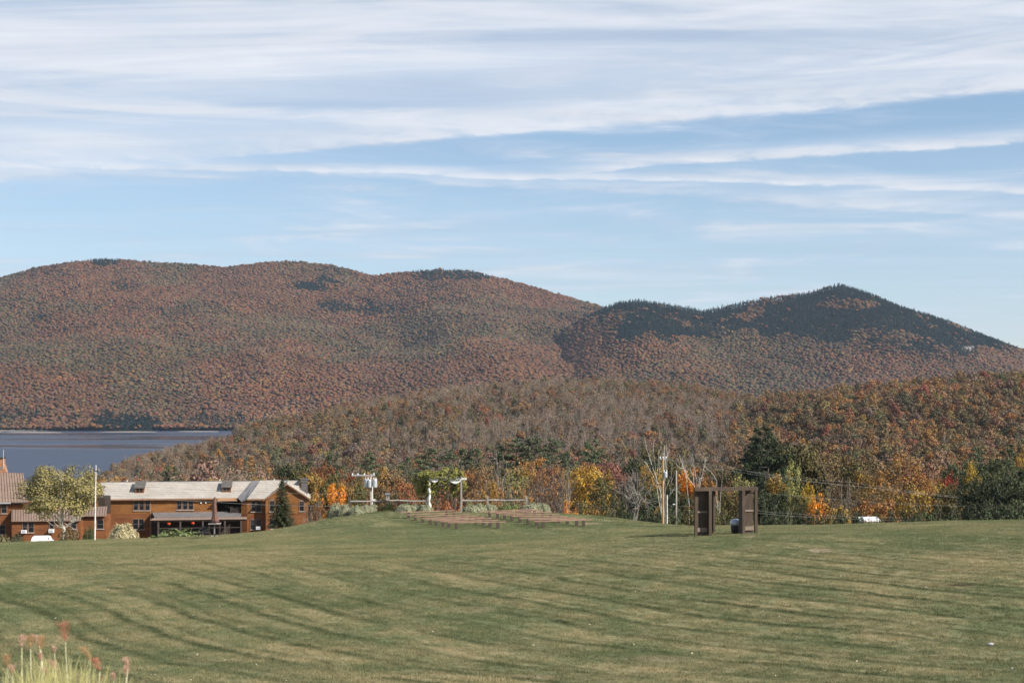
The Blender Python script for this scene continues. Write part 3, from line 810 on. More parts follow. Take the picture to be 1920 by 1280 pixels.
# cheaper trees for the hills, single meshes: leaves + wood
def lo_tree(seed, kind, src='leaf_i'):
    rng = np.random.default_rng(seed); mb = MB(); parts = []
    H = {'round': 11, 'tall': 13, 'thin': 13, 'bare': 13, 'conifer': 14, 'pine': 15}[kind]
    wood = 'bark_hill'
    if kind in ('round', 'tall', 'thin'):
        rx, rz = {'round': (4.2, 3.6), 'tall': (3.3, 4.6), 'thin': (3.2, 4.6)}[kind]
        nc = {'round': 17, 'tall': 16, 'thin': 12}[kind]; per = {'round': 62, 'tall': 56, 'thin': 22}[kind]
        cs = crown_points(seed, rx * .85, rz * .85, H - rz, nc, rng, -0.5)
        for c in cs:
            p, d = clump_pts(c, rng.uniform(1.1, 1.8), per, rng, .8, .35)
            parts.append(quads(p, d * 1.2 + rng.normal(size=p.shape) * .3 + np.array([0, 0, .35]), 0.58 if kind != 'thin' else .48, rng))
        mb.tube([(0, 0, -1), (0, 0, H * .8)], [.17, .06], 4, cap=False)
        for c in cs[:4 if kind != 'thin' else 9]: mb.tube([(0, 0, H * .4), tuple(c)], [.08, .03], 3, cap=False)
    elif kind == 'bare':
        for k in range(2): 
            x = rng.normal() * .8; y = rng.normal() * .8
            mb.tube([(x, y, -1), (x * 1.3, y * 1.3, H * .92)], [.16, .04], 4, cap=False)
        for k in range(42):
            z = rng.uniform(.35, .9) * H; a = rng.uniform(0, 6.28); l = rng.uniform(.8, 2.9) * (1.25 - z / H)*1.3
            mb.tube([(math.cos(a) * .3, math.sin(a) * .3, z), (math.cos(a) * l, math.sin(a) * l, z + l * rng.uniform(.6, 1.3))], [.055, .02], 3, cap=False)
        p = np.stack([rng.normal(size=70) * 1.4, rng.normal(size=70) * 1.4, rng.uniform(.45, 1.0, 70) * H], -1)
        parts.append(quads(p, rng.normal(size=p.shape), .42, rng))
    else:
        wood = 'bark_dark'
        mb.tube([(0, 0, -1), (0, 0, H * .9)], [.18, .04], 4, cap=False)
        nl = 11 if kind == 'conifer' else 8
        for i in range(nl):
            z = H * (.12 + .86 * i / nl); R = (2.6 if kind == 'conifer' else 3.8) * (1 - (i / nl)) ** (0.9 if kind == 'conifer' else .6) + .25
            n = int(34 * (1 - i / nl)) + 9
            a = rng.uniform(0, 6.28, n); r = R * rng.random(n) ** .5
            p = np.stack([np.cos(a) * r, np.sin(a) * r, z - r * .25 + rng.normal(size=n) * .25], -1)
            N = np.stack([np.cos(a), np.sin(a), np.full(n, 1.0)], -1) + rng.normal(size=p.shape) * .3
            parts.append(quads(p, N, 0.95, rng, .6))
    V, F_ = combine(parts)
    # join wood in as quads
    wv = np.array(mb.v); wf = np.array([f for f in mb.f if len(f) == 4])
    me = np_mesh('hill_tree', np.concatenate([V, wv]), np.concatenate([F_, wf + len(V)]), [M[src if kind not in ('conifer', 'pine') else src], M[wood]],
                 np.concatenate([rng.random(len(F_)), np.zeros(len(wf))]))
    me.polygons.foreach_set('material_index', np.concatenate([np.zeros(len(F_)), np.ones(len(wf))]).astype(np.int32))
    return me

def far_tree(seed, kind):
    """crown a few pixels high on the far mountains"""
    rng = np.random.default_rng(seed)
    if kind == 'round':
        import bmesh
        bm = bmesh.new(); bmesh.ops.create_icosphere(bm, subdivisions=2, radius=1)
        V = np.array([v.co[:] for v in bm.verts]); F_ = np.array([[v.index for v in f.verts] for f in bm.faces]); bm.free()
        lob = rng.normal(size=(9, 3)); lob /= np.linalg.norm(lob, axis=1, keepdims=True)
        k = np.exp(4.0 * (V @ lob.T - 1)).sum(1); V = V * (0.72 + 0.34 * k[:, None] / k.max() + rng.normal(size=(len(V), 1)) * .07)
        V = V * np.array([4.7, 4.7, 3.2]) + np.array([0, 0, 6.2])
    else:
        parts = []
        for i in range(7):
            z = 12.5 * (.1 + .86 * i / 7); R = 3.3 * (1 - i / 7) + .3; n = 11 - i
            a = rng.uniform(0, 6.28, n); r = R * rng.random(n) ** .4
            p = np.stack([np.cos(a) * r, np.sin(a) * r, z - r * .2], -1)
            parts.append(quads(p, np.stack([np.cos(a), np.sin(a), np.full(n, .8)], -1), 2.1, rng, .8))
        V, F_ = combine(parts)
    return np_mesh('far_tree', V, F_, M['leaf_i'], rng.random(len(F_)))

# ------------------------------------------------------------------ scattering of the woods as mass
PAL = {'rust': (0.235, 0.10, 0.046), 'orange': (0.32, 0.145, 0.045), 'amber': (0.33, 0.20, 0.06), 'brown': (0.185, 0.11, 0.052),
       'olive': (0.145, 0.12, 0.06), 'green': (0.088, 0.096, 0.048), 'dark': (0.032, 0.05, 0.036), 'mauve': (0.18, 0.115, 0.085),
       'grey': (0.20, 0.155, 0.12), 'red': (0.26, 0.07, 0.055), 'wine': (0.15, 0.055, 0.055), 'tan': (0.27, 0.17, 0.09), 'yellow': (0.60, 0.36, 0.06)}
def scatter(name, pts, col, sc, rz, pi, protos, label):
    me = bpy.data.meshes.new(name); n = len(pts)
    me.vertices.add(n); me.vertices.foreach_set('co', pts.astype(np.float32).ravel())
    a = me.attributes.new('col', 'FLOAT_COLOR', 'POINT'); a.data.foreach_set('color', np.concatenate([col, np.ones((n, 1))], 1).astype(np.float32).ravel())
    a = me.attributes.new('sc', 'FLOAT_VECTOR', 'POINT'); a.data.foreach_set('vector', sc.astype(np.float32).ravel())
    a = me.attributes.new('rz', 'FLOAT_VECTOR', 'POINT'); a.data.foreach_set('vector', np.stack([0 * rz, 0 * rz, rz], -1).astype(np.float32).ravel())
    a = me.attributes.new('pi', 'INT', 'POINT'); a.data.foreach_set('value', pi.astype(np.int32))
    o = tag(link(name, me), label, kind='stuff')
    col_ = bpy.data.collections.new(name + '_kinds')
    for k, pm in enumerate(protos):
        po = bpy.data.objects.new('%s_kind_%02d' % (name, k), pm); col_.objects.link(po)
    g = bpy.data.node_groups.new(name, 'GeometryNodeTree')
    g.interface.new_socket('Geometry', in_out='INPUT', socket_type='NodeSocketGeometry')
    g.interface.new_socket('Geometry', in_out='OUTPUT', socket_type='NodeSocketGeometry')
    N = g.nodes; i_ = N.new('NodeGroupInput'); o_ = N.new('NodeGroupOutput')
    ci = N.new('GeometryNodeCollectionInfo'); ci.inputs['Collection'].default_value = col_
    ci.inputs['Separate Children'].default_value = True; ci.inputs['Reset Children'].default_value = True
    ip = N.new('GeometryNodeInstanceOnPoints'); ip.inputs['Pick Instance'].default_value = True
    def attr(nm, ty):
        q = N.new('GeometryNodeInputNamedAttribute'); q.data_type = ty; q.inputs[0].default_value = nm
        return [s for s in q.outputs if s.enabled and s.name == 'Attribute'][0]
    g.links.new(i_.outputs[0], ip.inputs['Points'])
    g.links.new(ci.outputs[0], ip.inputs['Instance'])
    g.links.new(attr('pi', 'INT'), ip.inputs['Instance Index'])
    er = N.new('FunctionNodeEulerToRotation'); g.links.new(attr('rz', 'FLOAT_VECTOR'), er.inputs[0])
    g.links.new(er.outputs[0], ip.inputs['Rotation'])
    g.links.new(attr('sc', 'FLOAT_VECTOR'), ip.inputs['Scale'])
    g.links.new(ip.outputs[0], o_.inputs[0])
    md = o.modifiers.new('scatter', 'NODES'); md.node_group = g
    return o

def jgrid(x0, x1, y0, y1, s, rng):
    xs = np.arange(x0, x1, s); ys_ = np.arange(y0, y1, s)
    X, Y = np.meshgrid(xs, ys_); X = X + (np.arange(len(ys_)) % 2)[:, None] * s * .5
    X = (X + rng.uniform(-.42, .42, X.shape) * s).ravel(); Y = (Y + rng.uniform(-.42, .42, Y.shape) * s).ravel()
    return X, Y
def pick_col(names, W, rng, n, dim=1.0, mixk=0.0):
    """W (n,k) weights"""
    W = W / W.sum(1, keepdims=True); c = W.cumsum(1); r = rng.random(n)[:, None]
    k = (r > c).sum(1); k = np.minimum(k, len(names) - 1)
    pal = np.array([PAL[x] for x in names]); base = pal[k] * (1 - mixk) + (W @ pal) * mixk
    j = rng.normal(size=(n, 1)) * .13 + 1
    return k, np.clip(base * dim * np.clip(j, .55, 1.5) * (1 + rng.normal(size=(n, 3)) * .07), 0.01, .8)

def far_forest():
    rng = np.random.default_rng(11)
    X, Y = jgrid(-1750, 1650, 2440, 4330, 5.0, rng)
    k = (np.abs(X) < 0.385 * Y + 60)
    X = X[k]; Y = Y[k]
    Z = ground(X, Y)
    k = Z > LAKE_Z + 0.8
    X, Y, Z = X[k], Y[k], Z[k]
    px = 960 + FPX * X / Y; py = HOR - FPX * Z / Y
    # drop what lies behind a ridge
    top = {}
    order = np.argsort(Y); b = (px / 8).astype(int); keep = np.zeros(len(X), bool); hi = np.full(600, 1e9)
    for i in order:
        bi = min(max(b[i] + 100, 0), 599)
        if py[i] - 9 < hi[bi]: keep[i] = True
        hi[bi] = min(hi[bi], py[i] + 6)
    X, Y, Z, px, py = X[keep], Y[keep], Z[keep], px[keep], py[keep]
    n = len(X)
    con = np.full(n, 0.03)
    for cx, cy, rx, ry, p in ((200, 490, 38, 9, .8), (50, 515, 60, 8, .4), (240, 532, 28, 14, .55), (75, 590, 60, 25, .12), (600, 536, 34, 12, .85), (618, 578, 28, 9, .7), (560, 494, 40, 6, .35), (650, 510, 40, 8, .4),
                              (840, 515, 75, 11, .7), (770, 545, 60, 16, .35), (700, 580, 60, 13, .6), (820, 565, 30, 9, .4), (1195, 570, 60, 14, .8), (1120, 600, 40, 14, .45), (1270, 600, 100, 28, .98), (1150, 615, 70, 25, .35), (1340, 605, 40, 16, .9),
                              (1575, 552, 75, 20, .95), (1470, 566, 80, 10, .55), (1480, 590, 60, 16, .5), (1560, 606, 100, 30, .97), (1700, 604, 110, 24, .92), (1640, 572, 70, 24, .95), (1800, 632, 80, 22, .9), (1740, 650, 90, 20, .45), (1880, 655, 40, 8, .5), (1420, 600, 40, 20, .2),
                              (240, 795, 52, 16, .75), (20, 795, 60, 12, .25), (400, 792, 70, 10, .30), (120, 790, 100, 10, .12), (500, 640, 800, 120, .05)):
        d = ((px - cx) / (rx * (1.45 if cx > 1050 else 1.2))) ** 2 + ((py - cy) / (ry * (1.4 if cx > 1050 else 1.2))) ** 2 + (fbm(X / 60, Y / 60, 3) - .5) * 3.2
        con = np.maximum(con, min(p * 1.12, .985) * sstep(1.45, .55, d))
    con = np.where((px > 1440) & (px < 1660) & (((px - 1590) / 60) ** 2 + ((py - 575) / 9) ** 2 < 1), con * .3, con)
    isc = rng.random(n) < con
    v1 = fbm(X / 260, Y / 320, 3); v2 = fbm(X / 200 + 40, Y / 240 + 3, 3); v3 = fbm(X / 90 + 11, Y / 90, 3)
    low = sstep(700, 800, py)[:]; low = np.clip(low, 0, 1)
    rightm = sstep(1050, 1250, px) * sstep(760, 560, py)
    W = np.stack([1.9 * sstep(.36, .56, v1), .55 * sstep(.35, .7, v2) + .35 * low, .14 + .15 * low, 1.3 + 0 * v1, 1.3 * sstep(.6, .42, v1) + .9 * rightm, 1.0 * sstep(.6, .42, v1) + .6 * rightm,
                  .9 * sstep(.4, .7, v3) + .4 * low, .35 + .7 * low, .20 * sstep(.5, .7, v2) + .03, .22 * sstep(.5, .7, v2) + .05], 1)
    kk, col = pick_col(['rust', 'orange', 'amber', 'brown', 'olive', 'green', 'mauve', 'grey', 'red', 'wine'], W, rng, n, 0.54, 0.38)
    col *= np.array([1.02, .97, .93])
    col *= (.72 + .62 * fbm(X / 70 + 3, Y / 90, 4))[:, None]
    col[isc] = np.array([.013, .024, .022]) * (0.7 + .6 * rng.random((isc.sum(), 1)))
    pi = np.where(isc, rng.integers(4, 6, n), rng.integers(0, 4, n))
    s = rng.uniform(.48, 1.05, n) * (1 + .25 * (rng.random(n) < .06))
    s = np.where(isc, s * 1.0, s)
    sc = np.stack([s * rng.uniform(.9, 1.2, n), s * rng.uniform(.9, 1.2, n), s * rng.uniform(.85, 1.2, n)], -1)
    sc[isc] *= .9; sc[(py > 775) & isc] *= 1.25
    # clearing with pale rock on the far slope of the peak
    k = ~(((px - 1818) / 17) ** 2 + ((py - 655) / 6) ** 2 < 1)
    scatter('mountain_forest', np.stack([X, Y, Z - .3], -1)[k], col[k], sc[k], rng.uniform(0, 6.28, n)[k], pi[k], [far_tree(1, 'round'), far_tree(2, 'round'), far_tree(3, 'round'), far_tree(4, 'round'), far_tree(5, 'con'), far_tree(6, 'con')],
            'autumn woods covering the far mountain slopes behind the lake')
    return n

def tree_line_top(px):
    return np.interp(px, [0, 180, 320, 420, 540, 600, 760, 820, 900, 1000, 1110, 1190, 1260, 1340, 1400, 1460, 1530, 1600, 1690, 1790, 1860, 1920],
                     [900, 905, 890, 893, 872, 868, 860, 838, 846, 832, 838, 835, 830, 860, 830, 806, 815, 838, 835, 870, 850, 838])

HILL_SINGLE = []
def near_forest():
    rng = np.random.default_rng(21)
    X, Y = jgrid(-620, 640, 300, 1420, 5.9, rng)
    k = (np.abs(X) < 0.42 * Y + 20)
    X = X[k]; Y = Y[k]; Z = ground(X, Y)
    px = 960 + FPX * X / Y; py = HOR - FPX * Z / Y
    k = Z > LAKE_Z + 1.0
    # keep the open view of the lake on the far left
    k &= ~((px < 175) & (Y < 1100))
    k &= ~((px < 475) & (HOR - FPX * (Z + 9.5) / Y < np.interp(px, [-200, 150, 200, 260, 330, 440, 490], [900, 900, 876, 852, 837, 820, 640]) - 2))
    X, Y, Z, px, py = X[k], Y[k], Z[k], px[k], py[k]
    order = np.argsort(Y); b = (px / 8).astype(int); keep = np.zeros(len(X), bool); hi = np.full(600, 1e9)
    for i in order:
        bi = min(max(b[i] + 150, 0), 599); h = 14 * FPX / Y[i]
        if py[i] - h < hi[bi]: keep[i] = True
        hi[bi] = min(hi[bi], py[i] - h * .15)
    X, Y, Z, px, py = X[keep], Y[keep], Z[keep], px[keep], py[keep]
    n = len(X)
    v1 = fbm(X / 90, Y / 90, 3); v2 = fbm(X / 55 + 20, Y / 70, 3); v3 = fbm(X / 40 + 5, Y / 50, 3)
    right = sstep(1340, 1440, px)
    crest = sstep(860, 720, py)
    mid_bare = np.clip(sstep(500, 900, px) * sstep(1420, 1330, px) * sstep(.30, .55, v1) + sstep(520, 380, px) * .75, 0, 1)
    con = np.clip(.05 * (1 - right) + .02 + .5 * sstep(.66, .8, v3) * (1 - right * .6) + .25 * sstep(830, 890, py) * (1 - right), 0, .75)
    isc = rng.random(n) < con
    isb = (~isc) & (rng.random(n) < (.10 + .62 * mid_bare) * (1 - .8 * right))
    W = np.stack([.6 + .0 * right, .30 + .55 * right + .5 * sstep(.6, .75, v2), .10 + .45 * right, 1.5 - .5 * right, .9 + .7 * right, .95 + .35 * right, .55 - .2 * right, 1.1 * (1 - right) + .2, .08 + .16 * right * sstep(.5, .6, v2), .05 + .07 * right, .35 + .6 * right], 1)
    kk, col = pick_col(['rust', 'orange', 'amber', 'brown', 'olive', 'green', 'mauve', 'grey', 'red', 'wine', 'tan'], W, rng, n, 1.02, 0.36)
    names = np.array(['rust red', 'orange', 'amber', 'brown', 'olive', 'green', 'mauve', 'grey brown', 'red', 'wine red', 'tan'])[kk]
    col[isc] = np.array([.04, .062, .038]) * (0.75 + .6 * rng.random((isc.sum(), 1)))
    col[isb] = np.array([.23, .165, .11]) * (0.75 + .5 * rng.random((isb.sum(), 1)))
    pi = np.where(isc, rng.integers(7, 9, n), np.where(isb, rng.integers(4, 7, n), rng.integers(0, 4, n)))
    thin = (~isc) & (~isb) & (rng.random(n) < .35 * (1 - right))
    pi = np.where(thin, 4, pi)
    s = rng.uniform(.62, 1.12, n); s = np.where(isc, s * rng.uniform(.6, .9, n), s)
    left_small = sstep(500, 200, px); s = s * (1 - .2 * left_small) * (1 + .04 * right)
    sc = np.stack([s * rng.uniform(.85, 1.15, n)] * 2 + [s * rng.uniform(.9, 1.15, n)], -1)
    rz = rng.uniform(0, 6.28, n)
    # the nearest ones that show become single things
    topy = HOR - FPX * (Z + 11 * s) / Y
    vis = (topy < tree_line_top(px) + 4) & (px > 190) & (px < 1915) & (Y < 1100)
    cand = np.where(vis)[0]
    cand = cand[np.argsort(Y[cand] - s[cand] * 60)][:165]
    single = np.zeros(n, bool); single[cand] = True
    for i in cand:
        nm = 'dark conifer' if isc[i] else ('leafless grey tree' if isb[i] else ('%s tree' % names[i]))
        HILL_SINGLE.append((X[i], Y[i], Z[i] - .3, col[i], sc[i], rz[i], int(pi[i]), nm, px[i], topy[i]))
    q = ~single
    kinds = ['round', 'round', 'tall', 'tall', 'thin', 'bare', 'bare', 'conifer', 'pine']
    scatter('hill_forest', np.stack([X, Y, Z - .3], -1)[q], col[q], sc[q], rz[q], pi[q], [lo_tree(30 + j, kd) for j, kd in enumerate(kinds)],
            'autumn woods covering the two nearer hills behind the tree line')
    return n, [lo_tree(30 + j, kd, 'leaf') for j, kd in enumerate(kinds)]

def grass_blades():
    """short mown blades standing on the whole visible lawn, too many to count"""
    rng = np.random.default_rng(77)
    M['blade'] = make_lawn_mat('grass_blade', True)
    protos = []
    for k in range(5):
        n = 250; S = .62
        x = rng.uniform(-S / 2, S / 2, n); y = rng.uniform(-S / 2, S / 2, n); h = rng.uniform(.018, .050, n) * (1 + .9 * (rng.random(n) < .07)); a = rng.uniform(0, 6.28, n)
        w = rng.uniform(.005, .010, n); lx = rng.normal(size=n) * .018; ly = rng.normal(size=n) * .018
        A = np.stack([x - np.cos(a) * w, y - np.sin(a) * w, 0 * h - .01], -1); B = np.stack([x + np.cos(a) * w, y + np.sin(a) * w, 0 * h - .01], -1)
        Tp = np.stack([x + lx, y + ly, h], -1)
        V = np.stack([A, B, Tp], 1).reshape(-1, 3)
        protos.append(np_mesh('grass_tuft', V, np.arange(n * 3).reshape(n, 3), M['blade'], rng.random(n)))
    X, Y = jgrid(-58, 58, 27, 122, .52, rng)
    k = (np.abs(X) < .372 * Y + 9); X = X[k]; Y = Y[k]; n = len(X); Z = ground(X, Y)
    s = (.7 + .75 * fbm(X / 1.3, Y / 1.3, 3)) * (1 + .25 * (fbm(X / .7 + 7, Y / .7, 2) > .62))
    scatter('grass', np.stack([X, Y, Z], -1), np.ones((n, 3)), np.stack([np.ones(n), np.ones(n), s], -1), rng.uniform(0, 6.28, n), rng.integers(0, 5, n), protos, 'short mown grass blades covering the lawn')
grass_blades()
nf = far_forest()
nn, LO = near_forest()
print('forest', nf, nn)

# haze: one closed box of thin air
def make_haze():
    m = bpy.data.materials.new('haze_air'); m.use_nodes = True; T = NT(m.node_tree)
    o = T.n('ShaderNodeOutputMaterial'); v = T.n('ShaderNodeVolumePrincipled')
    v.inputs['Density'].default_value = HAZE_DENSITY; v.inputs['Color'].default_value = (0.60, 0.78, 1.0, 1); v.inputs['Anisotropy'].default_value = 0.2
    T.l(v.outputs[0], o.inputs['Volume'])
    mb = MB(); mb.box(-4800, 4800, -90, 5300, -75, 480)
    tag(mb.build('haze', m), 'thin blue haze over the valley', kind='stuff')
HAZE_DENSITY = 0.000036
HAZE_ON = True
if HAZE_ON: make_haze()

# ------------------------------------------------------------------ trees of the edge behind the lawn
PR = {}
def proto(key):
    if key in PR: return PR[key]
    k, s = key.rsplit('_', 1); s = int(s)
    h = sum(map(ord, k)) * 7 + s
    if k == 'full': p = deciduous(h, 12, 3.9, 4.6, 66, 78, .34, (.8, 1.5), limbs=14, leaf='leaf')
    elif k == 'round': p = deciduous(h, 10, 4.3, 4.0, 64, 80, .34, (.8, 1.5), limbs=12, low=-.9, multi=2)
    elif k == 'thin': p = deciduous(h, 13, 4.1, 5.0, 85, 40, .27, (.7, 1.4), limbs=34, bark='bark', twig=5, multi=2, low=-.85)
    elif k == 'sparse': p = deciduous(h, 12, 4.0, 4.8, 60, 12, .24, (.8, 1.5), limbs=40, bark='bark', twig=9, multi=3, low=-.9)
    elif k == 'scrub': p = deciduous(h, 5, 2.7, 2.2, 40, 50, .26, (.6, 1.1), limbs=12, multi=4, low=-1.0, bark='bark', twig=2, crown_z=2.5)
    elif k == 'willow': p = deciduous(h, 10, 4.0, 4.4, 75, 60, .24, (.7, 1.2), limbs=12, multi=2, low=-.95, flat=.9)
    elif k == 'birch': p = deciduous(h, 8.6, 3.9, 3.3, 125, 190, .175, (.6, 1.15), limbs=22, multi=1, low=-.8, bark='bark_white', twig=1, lop=.1, crown_z=5.1)
    elif k == 'pine': p = pine(h, 18, 4.4, .42, 1.6, .3, .1)
    elif k == 'bigpine': p = pine(h, 18, 6.5, .46, 1.7, .25, .06)
    elif k == 'spruce': p = spruce(h)
    elif k == 'bare': p = bare(h, 12, .5, 'bark_grey', 4, 1, leaves=0)
    elif k == 'bareleaf': p = bare(h, 12, .5, 'bark_grey', 5, 2, leaves=700)
    elif k == 'dead': p = bare(h, 12, .38, 'bark_ash', 3, 1, .5, .16, (1, 3))
    elif k == 'snag': p = bare(h, 12, .45, 'bark_white', 3, 2, .42, .15, (2, 3))
    elif k == 'tangle': p = bare(h, 9, .75, 'bark_grey', 4, 3, .30, .2, (2, 4), droop=.06)
    elif k == 'brush': p = bare(h, 4, .55, 'bark_grey', 4, 5, .34, .05, (2, 3), leaves=160)
    PR[key] = p; return p
HT = {'full': 12, 'round': 10, 'thin': 13, 'sparse': 12, 'scrub': 5, 'willow': 10, 'birch': 8.6, 'pine': 18, 'bigpine': 18, 'spruce': 10, 'bare': 12, 'bareleaf': 12, 'dead': 12, 'snag': 12, 'tangle': 9, 'brush': 4}
WD = {'full': 8.6, 'round': 9.4, 'thin': 9.2, 'sparse': 9, 'scrub': 6, 'willow': 8.8, 'birch': 8.6, 'pine': 8.6, 'bigpine': 13, 'spruce': 4.6, 'bare': 7, 'bareleaf': 8, 'dead': 5, 'snag': 5, 'tangle': 9, 'brush': 4}
TC = {'ora': (0.32, 0.155, 0.05), 'brt': (0.58, 0.21, 0.025), 'amb': (0.30, 0.185, 0.05), 'yel': (0.40, 0.25, 0.045), 'rst': (0.23, 0.095, 0.04), 'red': (0.30, 0.045, 0.03), 'brn': (0.145, 0.095, 0.042),
      'olv': (0.105, 0.092, 0.034), 'grn': (0.080, 0.096, 0.042), 'dgr': (0.044, 0.056, 0.026), 'pin': (0.100, 0.122, 0.062), 'lol': (0.235, 0.215, 0.075), 'tan': (0.20, 0.13, 0.062), 'pnk': (0.24, 0.115, 0.08), 'gry': (0.17, 0.13, 0.10)}
CW = {'ora': 'orange', 'brt': 'bright orange', 'amb': 'amber', 'yel': 'yellow', 'rst': 'rust-red', 'red': 'red', 'brn': 'brown', 'olv': 'olive', 'grn': 'green', 'dgr': 'dark green', 'pin': 'dark green', 'lol': 'pale olive', 'tan': 'tan', 'pnk': 'pinkish', 'gry': 'greyish'}
KN = {'full': ('broadleaf_tree', 'tree', 'leafy tree'), 'round': ('broadleaf_tree', 'tree', 'round-crowned tree'), 'thin': ('broadleaf_tree', 'tree', 'thin-leaved tree'), 'sparse': ('broadleaf_tree', 'tree', 'nearly bare tree'), 'scrub': ('bush', 'bush', 'bush'),
      'willow': ('broadleaf_tree', 'tree', 'soft-leaved tree'), 'birch': ('birch_tree', 'tree', 'birch'), 'pine': ('pine_tree', 'tree', 'pine'), 'bigpine': ('pine_tree', 'tree', 'broad pine'), 'spruce': ('spruce_tree', 'tree', 'spruce'), 'bare': ('bare_tree', 'tree', 'bare grey tree'),
      'bareleaf': ('bare_tree', 'tree', 'bare tree with few leaves'), 'dead': ('dead_tree', 'tree', 'dead pale tree'), 'snag': ('dead_tree', 'tree', 'dead white birch'), 'tangle': ('bare_tree', 'tree', 'bare many-stemmed tree'), 'brush': ('bare_bush', 'bush', 'bare twiggy bush')}
LM = [(195, 'above the left end of the pale roof'), (235, 'above the pale roof left of the first dormer'), (285, 'above the pale roof right of the first dormer'), (335, 'above the middle of the pale roof'), (385, 'above the pale roof left of the second dormer'),
      (440, 'above the pale roof right of the second dormer'), (500, 'above the cross gable of the cedar house'), (550, 'above the grey chimney'), (590, 'just right of the grey chimney'), (625, 'above the clipped shrubs left of the transformer pole'), (665, 'just left of the transformer pole'),
      (705, 'behind the transformer pole'), (745, 'between the transformer pole and the arbor'), (790, 'at the left end of the arbor'), (835, 'behind the arbor'), (880, 'just right of the arbor'), (920, 'behind the rail fence right of the arbor'), (950, 'beside the tall grey bare tree'),
      (990, 'behind the end post of the rail fence'), (1030, 'above the right ends of the benches'), (1070, 'beside the leaning white snag'), (1110, 'above the right-hand slope of the mound'), (1150, 'just left of the many-stemmed bare tree'), (1190, 'behind the many-stemmed bare tree'),
      (1225, 'just left of the tan utility pole'), (1260, 'behind the tan utility pole'), (1295, 'at the left wing of the brown gateway'), (1335, 'behind the left wing of the brown gateway'), (1370, 'seen through the brown gateway'), (1410, 'behind the right wing of the brown gateway'), (1455, 'just right of the brown gateway'),
      (1500, 'below the great dark pine'), (1540, 'right of the great dark pine'), (1580, 'left of the white shed'), (1625, 'behind the white shed'), (1660, 'just right of the white shed'), (1700, 'around the big dark-trunked maple'), (1745, 'right of the dark-trunked maple'), (1785, 'near the small red maples'),
      (1830, 'left of the last dark trees'), (1875, 'among the last dark trees'), (1915, 'at the far right end of the tree line')]
TREES = []      # (colour key, kind, label phrase, objects, px)
def plant(px, top, Y, kind, col, width=None, label=None, group=None, base=None, bark=None, yaw=None):
    """px = photo column, top = photo row of the crown top, width in photo pixels"""
    rng = random.Random(int(px * 13 + top * 7 + Y))
    kd = kind if '_' in kind else '%s_%d' % (kind, rng.randint(1, 3))
    k = kd.rsplit('_', 1)[0]
    pr = proto(kd)
    x = PX(px, Y); z = gz(x, Y) if base is None else base
    H = PZ(top, Y) - z
    sz = H / HT[k]
    sx = (width * Y / FPX / WD[k]) if width else sz * rng.uniform(.9, 1.15)
    nm, cat, word = KN[k]
    t = empty(nm, (x, Y, z), rng.uniform(0, 6.28) if yaw is None else yaw, None, cat, group or ('bushes along the edge of the lawn' if cat == 'bush' else 'trees standing behind the lawn'))
    t.scale = (sx, sx, sz)
    c = TC[col] if isinstance(col, str) else col
    if pr.crown:
        o = link('crown' if cat == 'tree' else 'foliage', pr.crown, t); j = rng.uniform(.88, 1.14); o.color = (c[0] * j, c[1] * j * rng.uniform(.94, 1.06), c[2] * j, 1)
    link('trunk' if cat == 'tree' else 'stem', pr.wood, t)
    if label: t['label'] = label
    else: TREES.append((t, '%s %s' % ((CW[col] + ' ') if pr.crown and k not in ('bareleaf', 'brush') else '', word), px, Y, top))
    return t

def L(px, top, Y, kind, col, width=None, label=None, **k): return plant(px, top, Y, kind, col, width, label, **k)

# --- trees with a label of their own
L(118, 868, 163, 'birch_1', (0.27, 0.245, 0.095), 168, 'yellow-green birch with a white trunk in front of the brown-roofed lodge', base=PZ(1011, 163), group=None)
L(529, 901, 128, 'spruce_1', 'dgr', 58, 'small dark spruce standing against the orange gable wall', base=PZ(990, 128))
L(632, 903, 150, 'round_1', 'brt', 58, 'bright orange maple beside the mound, right of the grey chimney')
L(600, 918, 152, 'scrub_2', 'brt', 34, 'small orange sapling at the foot of the house gable')
L(822, 836, 250, 'bigpine_1', 'pin', 149, 'large dark pine rising behind the vine-covered arbor')
L(624, 846, 262, 'pine_2', 'pin', 67, 'blue-green pine rising left of the transformer pole')
L(688, 846, 262, 'pine_3', 'pin', 74, 'two-topped green pine directly above the transformer pole')
L(762, 852, 262, 'pine_1', 'pin', 52, 'slim green pine midway between transformer pole and arbor')
L(946, 834, 172, 'bare_1', 'gry', 62, 'tall grey leafless tree between the fence posts right of the arbor')
L(1002, 815, 262, 'bigpine_2', 'pin', 106, 'tallest of the pines above the orange trees')
L(1040, 820, 268, 'pine_2', 'pin', 91, 'dark pine just right of the tallest centre pine')
L(968, 821, 265, 'pine_3', 'pin', 84, 'dark pine just left of the tallest centre pine')
L(935, 829, 266, 'pine_1', 'pin', 65, 'dark pine directly behind the tall grey leafless tree')
L(1112, 817, 262, 'bigpine_3', 'pin', 84, 'solitary rounded pine above the yellow and orange trees')
L(872, 835, 262, 'pine_1', 'pin', 65, 'dark pine just right of the arbor, left of its twin')
L(893, 838, 260, 'pine_2', 'pin', 65, 'dark pine right of the arbor, the farther right of twins')
L(1063, 858, 150, 'dead_2', 'gry', 34, 'leaning white snag in front of the orange trees')
L(1186, 866, 128, 'tangle_1', 'gry', 92, 'many-stemmed bare grey tree at the right edge of the mound', base=PZ(985, 128))
L(1247, 815, 145, 'snag_1', 'gry', 36, 'tall dead white tree standing beside the tan utility pole')
L(1305, 845, 150, 'snag_2', 'gry', 48, 'dead white birches with forked tops behind the gateway left wing')
L(1347, 850, 152, 'dead_1', 'gry', 36, 'pale bare tree seen between the wings of the gateway')
